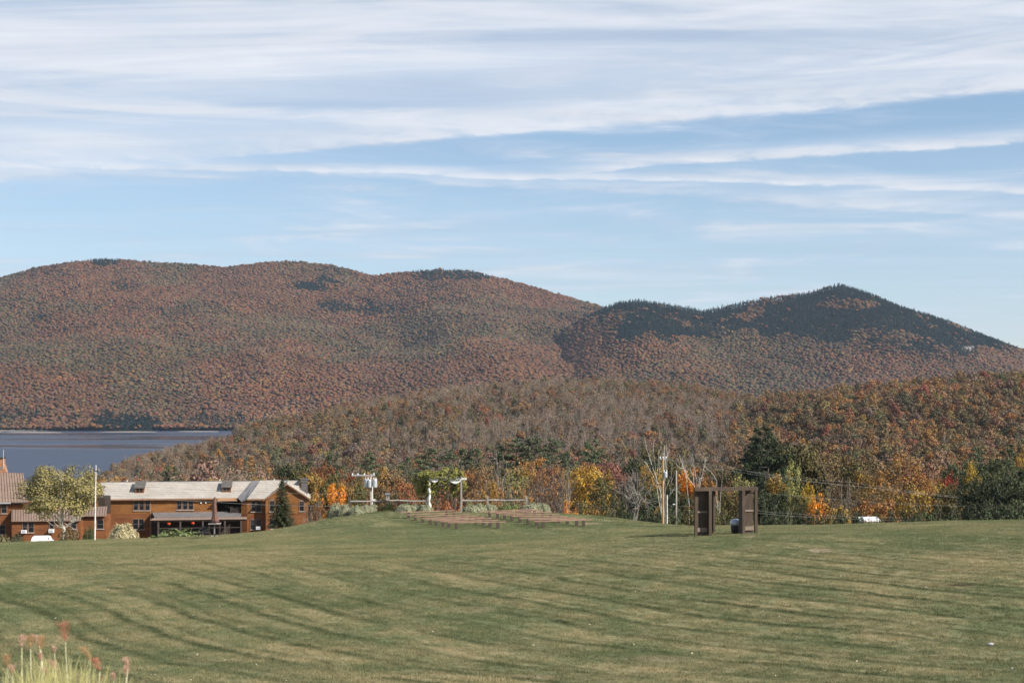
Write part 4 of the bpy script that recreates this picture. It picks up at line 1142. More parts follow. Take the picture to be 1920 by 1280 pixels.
L(1240, 814, 205, 'full_1', 'olv', 112, 'tall olive tree behind the dead white tree and poles')
L(1200, 842, 200, 'full_2', 'dgr', 84, 'dark olive tree behind the many-stemmed bare tree')
L(1288, 868, 180, 'full_3', 'brt', 50, 'orange maple between the poles and the gateway')
L(1392, 870, 168, 'willow_1', 'lol', 82, 'pale green soft tree rising over the gateway right wing')
L(1440, 794, 205, 'bigpine_1', 'dgr', 150, 'great dark pine rising highest right of the gateway')
L(1492, 812, 215, 'full_2', 'olv', 110, 'tall olive-brown tree joined to the great dark pine')
L(1484, 858, 165, 'willow_2', 'lol', 58, 'pale grey-green aspen in front of the great dark pine')
L(1515, 896, 158, 'round_3', 'yel', 36, 'golden yellow maple right of the gateway')
L(1532, 914, 150, 'scrub_1', 'brt', 44, 'low orange maple beside the golden one')
L(1578, 872, 160, 'sparse_1', 'brn', 92, 'brown spreading tree with a few leaves left of the shed')
L(1552, 822, 215, 'thin_1', 'brn', 92, 'tall brown thin-leaved tree right of the great pine')
L(1687, 836, 180, 'thin_2', 'ora', 122, 'big orange maple with a dark trunk and thinning crown')
L(1735, 876, 178, 'thin_3', 'ora', 66, 'smaller orange maple right of the dark-trunked one')
L(1766, 882, 190, 'round_2', 'red', 26, 'left of two small scarlet maples in the tree line')
L(1784, 872, 192, 'full_1', 'red', 24, 'right of two small scarlet maples in the tree line')
L(1822, 862, 195, 'round_1', 'yel', 46, 'golden tree below the layered pine near the right end')
L(1826, 838, 215, 'pine_3', 'pin', 65, 'layered green pine near the right end of the tree line')
L(1892, 826, 190, 'bigpine_3', 'pin', 74, 'dark pine top above the last trees on the right')
L(1917, 832, 172, 'round_3', 'amb', 44, 'glowing amber tree at the far right end')
L(1892, 852, 158, 'willow_3', 'grn', 98, 'grey-green leafy tree at the right end of the lawn')
L(1838, 884, 155, 'full_2', 'dgr', 92, 'dark green tree just left of the last grey-green tree')
L(320, 871, 262, 'bigpine_2', 'pin', 67, 'dark spreading pine above the middle of the pale roof')
L(80, 881, 270, 'round_2', 'brt', 40, 'orange maple beyond the brown metal roof by the lake')

# --- the rest of the front rows
rest = [
 (205, 888, 268, 'full', 'amb', 44), (232, 884, 272, 'scrub', 'rst', 60), (262, 888, 262, 'scrub', 'rst', 56), (292, 892, 262, 'scrub', 'red', 34), (345, 888, 268, 'full', 'dgr', 36), (372, 892, 262, 'round', 'grn', 38),
 (398, 887, 265, 'full', 'yel', 40), (424, 886, 268, 'round', 'olv', 34), (452, 890, 262, 'scrub', 'tan', 40), (480, 886, 265, 'full', 'amb', 36), (505, 884, 260, 'thin', 'rst', 40), (530, 868, 262, 'full', 'brn', 44),
 (160, 884, 266, 'full', 'olv', 46), (182, 890, 262, 'thin', 'ora', 36), (40, 902, 250, 'full', 'dgr', 40), (108, 893, 262, 'full', 'dgr', 30),
 (552, 852, 256, 'full', 'dgr', 56), (572, 862, 252, 'full', 'olv', 54), (590, 872, 245, 'full', 'amb', 50), (606, 860, 250, 'round', 'rst', 40), (622, 886, 200, 'round', 'olv', 46), (566, 900, 246, 'thin', 'olv', 50),
 (648, 870, 235, 'full', 'rst', 40), (650, 890, 195, 'round', 'amb', 44), (668, 884, 215, 'thin', 'olv', 46), (676, 905, 168, 'round', 'olv', 50), (700, 878, 225, 'full', 'ora', 50), (718, 872, 235, 'round', 'amb', 40), (722, 898, 180, 'round', 'brn', 50),
 (742, 868, 235, 'full', 'tan', 46), (752, 892, 190, 'round', 'rst', 50), (776, 878, 225, 'thin', 'olv', 44), (772, 902, 175, 'full', 'rst', 46), (796, 896, 200, 'full', 'olv', 44), (850, 862, 235, 'thin', 'olv', 50), (835, 905, 172, 'scrub', 'rst', 60),
 (882, 864, 225, 'full', 'ora', 36), (900, 872, 215, 'round', 'tan', 44), (905, 852, 240, 'full', 'tan', 40), (918, 878, 180, 'sparse', 'ora', 46), (925, 900, 165, 'round', 'amb', 40), (965, 866, 220, 'willow', 'lol', 48), (980, 852, 232, 'thin', 'amb', 50),
 (1000, 846, 235, 'full', 'ora', 48), (1024, 850, 228, 'thin', 'pnk', 50), (985, 880, 190, 'sparse', 'brn', 60), (1012, 872, 195, 'sparse', 'ora', 62), (1040, 858, 225, 'thin', 'ora', 50), (1055, 880, 185, 'sparse', 'gry', 60), (1075, 862, 205, 'thin', 'amb', 50),
 (1095, 852, 228, 'full', 'ora', 50), (1108, 866, 190, 'full', 'yel', 62), (1125, 862, 205, 'round', 'amb', 46), (1142, 848, 232, 'full', 'pnk', 44), (1132, 890, 172, 'round', 'olv', 56), (1158, 872, 205, 'thin', 'rst', 50), (1168, 852, 240, 'full', 'pnk', 36), (1180, 880, 185, 'sparse', 'gry', 50),
 (1220, 862, 180, 'full', 'amb', 46), (1266, 850, 190, 'full', 'olv', 54), (1215, 900, 158, 'full', 'dgr', 60), (1268, 905, 158, 'round', 'dgr', 50), (1310, 858, 215, 'thin', 'brn', 50), (1322, 888, 178, 'round', 'ora', 40), (1336, 852, 225, 'thin', 'olv', 50), (1362, 862, 205, 'thin', 'olv', 50),
 (1368, 900, 165, 'scrub', 'rst', 50), (1345, 915, 158, 'round', 'olv', 46), (1385, 915, 158, 'full', 'olv', 40), (1415, 850, 215, 'full', 'dgr', 44), (1462, 806, 222, 'full', 'dgr', 60), (1432, 804, 212, 'full', 'dgr', 50), (1508, 816, 208, 'full', 'olv', 56), (1532, 822, 225, 'full', 'brn', 50), (1576, 828, 225, 'thin', 'olv', 60), (1602, 836, 228, 'thin', 'brn', 60), (1418, 830, 225, 'pine', 'pin', 60), (1445, 860, 190, 'round', 'dgr', 50), (1460, 905, 165, 'full', 'dgr', 60), (1432, 915, 160, 'full', 'dgr', 50), (1462, 875, 180, 'full', 'amb', 36),
 (1500, 925, 152, 'round', 'olv', 44), (1560, 925, 150, 'scrub', 'amb', 44), (1590, 842, 222, 'full', 'brn', 60), (1612, 855, 205, 'full', 'olv', 50), (1605, 845, 240, 'pine', 'pin', 40), (1632, 866, 195, 'round', 'amb', 44), (1618, 900, 168, 'thin', 'brn', 60), (1642, 922, 158, 'round', 'ora', 50),
 (1655, 862, 215, 'thin', 'brn', 50), (1665, 900, 170, 'thin', 'amb', 46), (1712, 905, 165, 'round', 'amb', 50), (1708, 862, 225, 'full', 'rst', 40), (1730, 868, 225, 'thin', 'pnk', 44), (1752, 895, 180, 'round', 'amb', 50), (1765, 868, 235, 'round', 'tan', 40), (1775, 905, 165, 'full', 'olv', 50),
 (1800, 856, 235, 'full', 'grn', 40), (1800, 892, 172, 'full', 'olv', 50), (1848, 854, 218, 'full', 'grn', 50), (1865, 842, 205, 'full', 'grn', 52), (1850, 872, 185, 'round', 'olv', 50), (1880, 880, 150, 'full', 'dgr', 60), (1918, 880, 148, 'full', 'grn', 60), (1955, 850, 165, 'full', 'dgr', 80),
]
for a in rest: plant(*a[:5], a[5] * (1.2 if a[3] == 'pine' else (1.75 if a[0] > 1380 else 1.5)))
# bushes at the foot
_r = random.Random(4)
bush = [(655, 930, 150, 'scrub', 'grn', 40), (690, 925, 150, 'scrub', 'rst', 42), (735, 925, 148, 'scrub', 'dgr', 44), (770, 925, 145, 'scrub', 'dgr', 50), (815, 925, 142, 'scrub', 'rst', 40), (842, 930, 140, 'scrub', 'rst', 44), (880, 925, 142, 'brush', 'brn', 40),
        (905, 905, 146, 'scrub', 'amb', 40), (935, 915, 146, 'brush', 'ora', 46), (965, 908, 150, 'brush', 'brn', 50), (990, 915, 145, 'scrub', 'ora', 36), (1018, 920, 145, 'brush', 'gry', 46), (1036, 928, 142, 'brush', 'brn', 40), (1062, 930, 140, 'scrub', 'brt', 36),
        (1090, 925, 142, 'scrub', 'olv', 50), (1118, 930, 140, 'scrub', 'amb', 44), (1140, 935, 138, 'scrub', 'dgr', 46), (1168, 930, 140, 'scrub', 'dgr', 44), (1212, 942, 136, 'scrub', 'dgr', 50), (1236, 948, 134, 'scrub', 'grn', 34), (1262, 942, 136, 'scrub', 'grn', 34), (1290, 940, 138, 'scrub', 'olv', 44),
        (1322, 945, 136, 'scrub', 'dgr', 40), (1350, 945, 134, 'scrub', 'olv', 40), (1378, 948, 134, 'scrub', 'olv', 36), (1400, 945, 134, 'scrub', 'dgr', 36), (1440, 945, 134, 'scrub', 'dgr', 50), (1475, 942, 134, 'scrub', 'grn', 50), (1508, 948, 134, 'scrub', 'dgr', 40), (1540, 944, 134, 'scrub', 'olv', 44),
        (1575, 946, 134, 'scrub', 'dgr', 40), (1603, 946, 136, 'scrub', 'dgr', 30), (1630, 966, 132, 'scrub', 'tan', 28), (1648, 958, 134, 'scrub', 'olv', 24), (1617, 962, 134, 'scrub', 'dgr', 20), (1668, 945, 136, 'scrub', 'dgr', 40), (1700, 948, 134, 'scrub', 'dgr', 46), (1728, 940, 134, 'scrub', 'grn', 40), (1756, 948, 134, 'scrub', 'grn', 40), (1790, 945, 134, 'scrub', 'dgr', 50),
        (1825, 935, 134, 'scrub', 'dgr', 54), (1860, 930, 134, 'scrub', 'dgr', 54), (1895, 930, 134, 'scrub', 'dgr', 54), (592, 935, 148, 'brush', 'gry', 24), (581, 930, 142, 'brush', 'gry', 22), (620, 940, 142, 'scrub', 'dgr', 40)]
for a in bush: plant(*a[:5], a[5] * 1.25)

# single trees of the hills
hill_lab = []
for (x, y, z, c, sc, rz, pi, nm, px, py) in HILL_SINGLE:
    con = 'conifer' in nm
    o = link('hill_tree', LO[pi]); o.location = (x, y, z); o.rotation_euler = (0, 0, rz); o.scale = tuple(sc)
    o.color = (*c, 1); tag(o, None, 'tree', None, 'trees of the nearer hills')
    hill_lab.append((o, nm, px, y, py))
_ord = ['leftmost', 'second', 'third', 'fourth', 'fifth', 'sixth', 'seventh', 'eighth', 'ninth', 'tenth', 'eleventh', 'twelfth', 'thirteenth', 'fourteenth']
def name_trees(rows, tail):
    """rows that share look and place are told apart by their order from the left"""
    by = {}
    for r in rows:
        ph = min(LM, key=lambda q: abs(q[0] - r[2]))[1]
        by.setdefault((' '.join(r[1].split()), ph), []).append(r)
    for (w, ph), v in by.items():
        v.sort(key=lambda r: r[2])
        for i, r in enumerate(v):
            pl = (w + 's') if not w.endswith(('bush', 'birch', 'leaves')) else (w.replace('bush', 'bushes').replace('birch', 'birches') if not w.endswith('leaves') else w.replace('tree', 'trees', 1))
            if len(v) == 1: r[0]['label'] = '%s %s%s' % (w, ph, tail)
            elif len(v) == 2: r[0]['label'] = '%s of two %s %s%s' % (('left', 'right')[i], pl, ph, tail)
            else: r[0]['label'] = '%s of the %s %s%s' % ('rightmost' if i == len(v) - 1 else _ord[min(i, 13)], pl, ph, tail)
name_trees([r for r in TREES if 'bush' not in r[1]], '')
name_trees([r for r in TREES if 'bush' in r[1]], '')
name_trees(hill_lab, ' uphill')
print('trees', len(TREES), len(hill_lab))

# ------------------------------------------------------------------ cedar house (right building)
class Frame:
    """local axes of a building: x along its front, y into its depth; finds the point of a photo pixel on the plane y = d"""
    def __init__(s, px, Y, z, rz):
        s.o = Vector((PX(px, Y), Y, z)); s.rz = rz
        s.u = Vector((math.cos(rz), math.sin(rz), 0)); s.v = Vector((-math.sin(rz), math.cos(rz), 0))
    def at(s, px, py, d=0.0):
        k = (px - 960) / FPX
        # o + u*a + v*d, X = k*Y
        b = s.o + s.v * d
        a = (k * b.y - b.x) / (s.u.x - k * s.u.y)
        p = b + s.u * a
        return a, PZ(py, p.y) - s.o.z
    def x(s, px, d=0.0): return s.at(px, 900, d)[0]
    def z(s, px, py, d=0.0): return s.at(px, py, d)[1]
    def p(s, px, py, d=0.0):
        a, z = s.at(px, py, d); return (a, d, z)

def window(F_, par, px0, px1, py0, py1, d, cols=2, rows=3, sill=True, arch=False):
    x0, z1 = F_.at(px0, py0, d); x1, z0 = F_.at(px1, py1, d)
    t = 0.09
    mb = MB()
    mb.box(x0 - t, x0, d - .06, d + .03, z0 - t, z1 + t); mb.box(x1, x1 + t, d - .06, d + .03, z0 - t, z1 + t)
    mb.box(x0, x1, d - .06, d + .03, z1, z1 + t); mb.box(x0, x1, d - .06, d + .03, z0 - t, z0)
    if arch: mb.prism([(x0 - t, d - .058, z1 + t)] + [((x0 + x1) / 2 + math.cos(a) * ((x1 - x0) / 2 + t), d - .058, z1 + t + math.sin(a) * .28) for a in [math.pi * k / 8 for k in range(7, 0, -1)]] + [(x1 + t, d - .058, z1 + t)], (0, .085, 0))
    w = mb.build('window', M['frame'], par)
    g = MB(); g.box(x0 + .002, x1 - .002, d - .022, d - .004, z0 + .002, z1 - .002); g.build('pane', M['glass'], w)
    s = MB()
    zm = (z0 + z1) / 2
    s.box(x0 + .003, x1 - .003, d - .045, d - .023, zm - .025, zm + .025)
    for i in range(1, cols): xx = x0 + (x1 - x0) * i / cols; s.box(xx - .013, xx + .013, d - .042, d - .024, zm + .026, z1 - .003)
    for j in range(1, rows): zz = zm + (z1 - zm) * j / rows; s.box(x0 + .004, x1 - .004, d - .040, d - .0245, zz - .011, zz + .011)
    s.build('sash', M['sash'], w)
    if sill:
        q = MB(); q.box(x0 - .14, x1 + .14, d - .13, d + .02, z0 - t - .06, z0 - t - .003); q.build('sill', M['sill'], w)
    return w

H1 = Frame(197.7, 208, PZ(1014, 208), math.radians(8))
house = empty('cedar_house', H1.o, H1.rz, 'long two-storey cedar-shingled lodge with a pale shingle roof and porch', 'house')
def build_house():
    F_ = H1; D = 8.5; RD = 4.2
    xl = 0.0; x407, x453, x463, x497 = F_.x(407), F_.x(453), F_.x(463, -1.6), F_.x(497.5, -1.6)
    zb = -1.0
    ze = F_.z(330, 934.2)              # eave height
    zr = F_.z(330, 902.5, RD)
    xr = F_.x(556, RD)
    split = F_.z(330, 962)
    # walls: upper storey shingles, lower storey clapboards
    w = MB(); w.box(xl, x407, 0, D, split, ze + .02); w.box(x407, x453, 2.6, D, split, ze + .02); w.box(x453, xr, 0, D, split, ze + .02)
    w.prism([(xl, 0.001, ze), (xl, D, ze), (xl, RD, zr - .12)], (0.2, 0, 0))
    w.prism([(xr - .2, 0.001, ze), (xr - .2, D, ze), (xr - .2, RD, zr - .12)], (0.2, 0, 0))
    w.build('upper_wall', M['shingle_wall'], house)
    w = MB(); w.box(xl + .02, xr - .02, .02, D - .02, zb, split); w.build('lower_wall', M['siding'], house)
    b = MB(); b.box(xl - .03, xl + .12, -.03, .0195, zb, ze - .02); b.build('corner_board', M['trim'], house)
    b = MB(); xa = F_.x(282.5); b.box(xa - .08, xa + .08, -.03, -.002, zb, ze - .02); b.build('corner_board', M['trim'], house)
    # main roof: the ridge reaches out past the left gable
    r0 = F_.p(188.5, 902.5, RD); e0 = F_.p(197, 935.5, -.45)
    ex = F_.x(458, -.45); rx = F_.x(560, RD)
    zE = e0[2]
    slope = [(e0[0], -.45, zE), (F_.x(563, -.45), -.45, zE), (rx, RD, zr), (r0[0], RD, zr)]
    roof = MB().slab(slope, .16).build('roof', M['roof_pale'], house)
    MB().slab([(r0[0], RD + .002, zr), (rx, RD + .002, zr), (rx, D + .45, zE), (e0[0], D + .45, zE)], .16).build('roof', M['roof_pale'], house)
    c = MB(); c.box(r0[0] - .02, rx + .02, RD - .10, RD + .10, zr + .003, zr + .06); c.build('ridge_cap', M['roof_grey'], roof)
    f = MB(); f.box(e0[0] + .05, ex, -.50, -.452, zE - .22, zE - .01); f.build('fascia', M['trim'], house)
    for pv in (238, 412, 514):
        q = F_.at(pv, 901, RD)[0]; v = MB(); v.tube([(q, RD + .1, zr), (q, RD + .1, zr + .28)], .07, 8); v.build('vent_pipe', M['white'], roof)
    # dormers
    for (p0, p1, pt, pe, pb) in ((253.5, 269, 907, 914.5, 923.5), (417, 428.5, 905.2, 913.2, 921.5)):
        # front face of the dormer stands on the slope
        zf0 = None
        d = 1.1
        x0, zt = F_.at(p0, pe, d); x1, _ = F_.at(p1, pe, d)
        zbm = zE + (zr - zE) * (d + .45) / (RD + .45)
        x1 = x0 + 1.25
        dm = MB(); dm.prism([(x0, d, zbm - .1), (x0, d, zt), (x0, d + 2.0, zt + .62), (x0, d + 2.2, zt + .4)], (x1 - x0, 0, 0))
        do = dm.build('dormer', M['siding'], house)
        rr = MB(); rr.slab([(x0 - .16, d - .22, zt + .05), (x1 + .16, d - .22, zt + .05), (x1 + .16, d + 2.1, zt + .95), (x0 - .16, d + 2.1, zt + .95)], .09); rr.build('dormer_roof', M['dormer_roof'], do)
        g = MB(); g.box(x0 + .2, x1 - .2, d - .03, d - .004, zbm + .18, zt - .14); g.build('pane', M['glass'], do)
        g = MB(); g.box((x0 + x1) / 2 - .03, (x0 + x1) / 2 + .03, d - .05, d - .031, zbm + .18, zt - .14); g.build('sash', M['frame'], do)
    # windows of the main front
    for a, b2 in ((251, 258.5), (262, 269.5), (273, 280.5)): window(F_, house, a, b2, 939.3, 955.5, 0)
    for a, b2 in ((332.5, 340), (343.5, 351), (354, 362)): window(F_, house, a, b2, 939.0, 954.3, 0)
    window(F_, house, 249.5, 259, 973, 991, 0.02, rows=1, cols=1); window(F_, house, 260.8, 269.5, 973, 991, 0.02, rows=1, cols=1)
    # balcony recess with railing, brown awning
    zfl = F_.z(430, 964.5, -2.0)
    bl = MB(); bl.box(x407, x453, 2.59, 2.6, split, ze - .01); bl.build('recess_shade_sheet', M['dark_and_shade'], house)  # thin dark sheet over the set-back wall, painting the recess shade
    a0, z0 = F_.at(411, 931, 0); a1, _ = F_.at(437, 931, 0)
    aw = MB(); aw.slab([(a0 - .3, -1.1, F_.z(411, 938.5, -1.1)), (a1 + .7, -1.1, F_.z(411, 938.5, -1.1)), (a1, -.47, zE + .02), (a0, -.47, zE + .02)], .07); aw.build('awning', M['awning'], house)
    # porch
    pd = -3.2
    px0, pz0 = F_.at(285.5, 973.8, pd); px1, _ = F_.at(463.5, 973.8, pd)
    pzt = F_.z(370, 959.2, -.02)
    pzm = F_.z(370, 968.8, pd + .25)
    px1 = min(px1, x453 + 1.2)
    xs_ = F_.x(284, -.02)
    pr = MB().slab([(px0 + .3, pd + .25, pzm), (x453 + .05, pd + .25, pzm), (x453 + .05, -.02, pzt), (xs_ + .1, -.02, pzt)], .10).build('porch_roof', M['roof_grey'], house)
    pr2 = MB().slab([(px0 - .3, pd - .35, pz0), (px1, pd - .35, pz0), (px1 - .1, pd + .24, pzm - .03), (px0 + .25, pd + .24, pzm - .03)], .07).build('porch_eave', M['roof_brown'], house)
    n = 60
    for i in range(n):
        xx = px0 - .25 + (px1 - px0) * i / (n - 1); q = MB(); q.prism([(xx - .02, pd - .352, pz0 - .07), (xx + .02, pd - .352, pz0 - .07), (xx + .02, pd + .23, pzm - .02), (xx - .02, pd + .23, pzm - .02)], (0, -.012, .045)); q.build('roof_seam', M['roof_seam'], pr2)
    g = MB(); g.box(px0 - .1, px1, pd - .2, pd - .05, pz0 - .30, pz0 - .10); g.build('porch_beam', M['dark_and_shade'], house)
    for pv in (297, 338.3, 380.5, 421.8, 452):
        xx = F_.x(pv, pd); q = MB(); q.box(xx - .12, xx + .12, pd - .2, pd + .04, zb, pz0 - .301); q.build('porch_post', M['porch_wood'], house)
    xx = F_.x(424, pd); q = MB(); q.tube([(xx, pd - .2, pz0 - 1.3), (xx + .55, pd - .2, zb + .4)], .06, 6); q.build('brace', M['porch_wood'], house)
    zrail = F_.z(370, 989.5, pd)
    q = MB(); q.box(F_.x(299, pd), F_.x(452, pd), pd - .16, pd - .06, zrail, zrail + .09); q.build('porch_rail', M['porch_wood'], house)
    for pv in (317, 359, 401): xx = F_.x(pv, pd); q = MB(); q.box(xx - .07, xx + .07, pd - .15, pd - .07, zb, zrail - .002); q.build('rail_post', M['porch_wood'], house)
    q = MB(); q.box(F_.x(284), x453, -.012, .018, zb, split - .3); q.build('porch_shade_sheet', M['dark_and_shade'], house)  # dark sheet laid over the wall to paint in the porch shade
    q = MB(); q.box(F_.x(296, pd), px1 - .2, pd, -.05, zb, zb + .15); q.build('porch_floor', M['dark_and_shade'], house)
    # balcony floor & railing
    q = MB(); q.box(x407 + .01, x453 - .01, -.4, 2.58, split - .15, split - .003); q.build('balcony_floor', M['roof_grey'], house)
    ra = F_.x(432, -.9); rb = F_.x(453, -.9); zt = F_.z(440, 951.5, -.9); zb2 = F_.z(440, 961.5, -.9)
    rl = MB(); rl.box(ra, rb, -.95, -.87, zt, zt + .07); rl.box(ra, rb, -.94, -.88, zb2, zb2 + .06); rl.box(ra, ra + .1, -.97, -.86, zb2 - .2, zt + .12)
    ro = rl.build('balcony_railing', M['porch_wood'], house)
    for i in range(16):
        xx = ra + .2 + (rb - ra - .25) * i / 15; q = MB(); q.box(xx - .02, xx + .02, -.93, -.89, zb2 + .061, zt - .001); q.build('baluster', M['porch_wood'], ro)
    rc = F_.x(420, 0.5); q = MB(); q.prism([(ra - .05, -.9, zt - .1), (ra - .05, -.9, zt + .06), (rc, 1.2, zt + .16), (rc, 1.2, zt)], (.05, .02, 0)); q.build('side_rail', M['porch_wood'], ro)
    # projecting bay
    bd = -1.6
    zbe = F_.z(480, 934.9, bd)
    w = MB(); w.box(x463, x497, bd, -.0, split, zbe); w.prism([(x453 + .0, -1.2, split), (x453, -1.2, F_.z(453, 941, -1.2)), (x463 - .001, bd, zbe), (x463 - .001, bd, split)], (0, 1.1, 0)); w.build('bay_wall', M['shingle_wall'], house)
    w = MB(); w.box(x463 + .01, x497 - .01, bd + .01, 0, zb, split - .002); w.prism([(x453 + .01, -1.19, zb), (x453 + .01, -1.19, split - .002), (x463, bd + .01, split - .002), (x463, bd + .01, zb)], (0, 1.1, 0)); w.build('bay_lower_wall', M['siding'], house)
    R1 = F_.p(488.5, 901.3, RD - .3); R2 = F_.p(527, 901.3, RD - .3)
    zR = max(R1[2], zr + .12)
    E1 = (F_.x(463.5, bd - .35), bd - .35, zbe + .05); E2 = (F_.x(498.5, bd - .35), bd - .35, zbe + .05)
    MB().slab([E1, E2, (R2[0], R2[1], zR), (R1[0], R1[1], zR)], .12).build('bay_roof', M['roof_pale'], house)
    T0 = F_.p(474, 901.5, RD - .3)
    L1 = (F_.x(445.5, -.5), -.5, zE + .03); L2 = (F_.x(452.5, bd - .2), bd - .2, F_.z(452.5, 939.5, bd - .2))
    MB().slab([L2, (E1[0] - .005, E1[1], E1[2]), (R1[0] - .005, R1[1], zR), (T0[0], T0[1], zR - .02)], .10).build('bay_side_roof', M['roof_grey'], house)  # left-facing slopes take the darker roof colour as painted shade
    MB().slab([L1, (L2[0] - .005, L2[1], L2[2]), (T0[0] - .01, T0[1], zR - .03)], .08).build('bay_side_roof', M['roof_grey'], house)
    f = MB(); f.box(E1[0], E2[0], E1[1] - .05, E1[1] - .002, E1[2] - .22, E1[2] + .0); f.build('fascia', M['trim'], house)
    window(F_, house, 471.3, 479.2, 940, 958, bd, rows=2, cols=1); window(F_, house, 480.6, 489, 940, 958, bd, rows=2, cols=1)
    window(F_, house, 470.5, 478, 974, 991.5, bd + .01, rows=2); window(F_, house, 481, 488.8, 974, 991.5, bd + .01, rows=2)
    # cross gable wing at the right end
    gd = -2.8; gl, gr_ = F_.x(498, gd), F_.x(577.5, gd); zg = F_.z(500, 935.0, gd); ap = F_.p(538, 907.2, gd)
    w = MB(); w.prism([(gl, gd, split), (gr_, gd, split), (gr_, gd, F_.z(577, 933, gd)), (ap[0], gd, ap[2]), (gl, gd, zg)], (0, 8.5, 0)); w.build('gable_wall', M['shingle_wall'], house)
    w = MB(); w.box(gl + .01, gr_ - .01, gd + .01, 5.6, zb, split - .002); w.build('gable_lower_wall', M['siding'], house)
    zrr = F_.z(577, 933, gd)
    def roofplane(xa, za, name, m_):
        s = (ap[2] - za) / (ap[0] - xa); ov = -.35 if xa < ap[0] else .35
        xo = xa + ov; zo = za + s * ov
        pts = [(xo, gd - .4, zo + .12), (ap[0], gd - .4, ap[2] + .12), (ap[0], 5.8, ap[2] + .12), (xo, 5.8, zo + .12)]
        if xa > ap[0]: pts = pts[::-1]
        MB().slab(pts, .12).build(name, m_, house)
        q = MB(); q.prism([(xo, gd - .43, zo + .13), (ap[0], gd - .43, ap[2] + .13), (ap[0], gd - .43, ap[2] - .1), (xo, gd - .43, zo - .1)], (0, .028, 0)); q.build('rake_board', M['trim'], house)
    roofplane(gl, zg, 'gable_roof', M['roof_grey']); roofplane(gr_, zrr, 'gable_roof', M['roof_pale'])  # left slope darker than the right: its shade is put into the colour
    window(F_, house, 506, 513.8, 939.5, 957.5, gd, arch=True); window(F_, house, 562, 569.5, 940, 957, gd, arch=True)
    window(F_, house, 508, 516, 974, 990, gd + .01)
    # chimney clad in dark grey
    cx0, cx1 = F_.x(563.5, 3.2), F_.x(577, 3.2); ct = F_.z(570, 897, 3.2)
    ch = MB(); ch.box(cx0 + .12, cx1 - .02, 2.5, 4.0, zb, ct - .5); ch.box(cx0 + .03, cx1 + .06, 2.4, 4.1, ct - .5, ct - .1); ch.box(cx0 - .02, cx1 + .12, 2.32, 4.18, ct - .1, ct)
    ch.build('chimney', M['chimney'], house)
    # wall lamps
    for pv, pw in ((386, 941.5), (377, 942)):
        q = MB(); xx, zz = F_.at(pv, pw, 0); q.box(xx - .1, xx + .1, -.16, -.002, zz - .1, zz + .1); q.build('wall_lamp', M['white'], house)
build_house()

# air conditioner standing in the bay window, flower baskets under the porch eave
def air_con(p, rz, label):
    t = empty('air_conditioner', p, rz, label, 'air conditioner')
    MB().box(-.33, .33, -.3, .2, 0, .42).build('casing', M['white'], t)
    MB().box(-.25, .25, -.312, -.302, .06, .36).build('grille', M['grey_metal'], t)
a, z = H1.at(484.5, 991.8, -1.9); air_con(tuple(H1.o + H1.u * a + H1.v * -1.9 + Vector((0, 0, z))), H1.rz, 'white air conditioner in the lower bay window of the cedar house')
def basket_mesh():
    rng = np.random.default_rng(3); d = rng.normal(size=(220, 3)); d /= np.linalg.norm(d, axis=1, keepdims=True)
    V, F_ = quads(d * np.array([.26, .26, .14]), d, .10, rng); return np_mesh('flowers', V, F_, M['red_flower'], rng.random(len(F_)))
bm_ = basket_mesh(); pot = MB().lathe([(.14, -.26), (.22, -.08), (.22, -.05)], 10).mesh('basket', M['dark_and_shade']); hang = MB().tube([(0, 0, .05), (0, 0, .75)], .012, 4).mesh('hanger', M['dark_metal'])
for pv, py_, lab in ((316.5, 981.5, 'red hanging flower basket nearest the left porch post'), (361.5, 980.3, 'red hanging flower basket between the two middle porch posts'), (407, 981.5, 'red hanging flower basket seen behind the furled umbrella')):
    a, z = H1.at(pv, py_, -3.45); p = H1.o + H1.u * a + H1.v * -3.45 + Vector((0, 0, z))
    t = empty('flower_basket', p, 0, lab, 'flower basket', 'baskets hanging from the porch eave')
    link('flowers', bm_, t); link('basket', pot, t); link('hanger', hang, t)

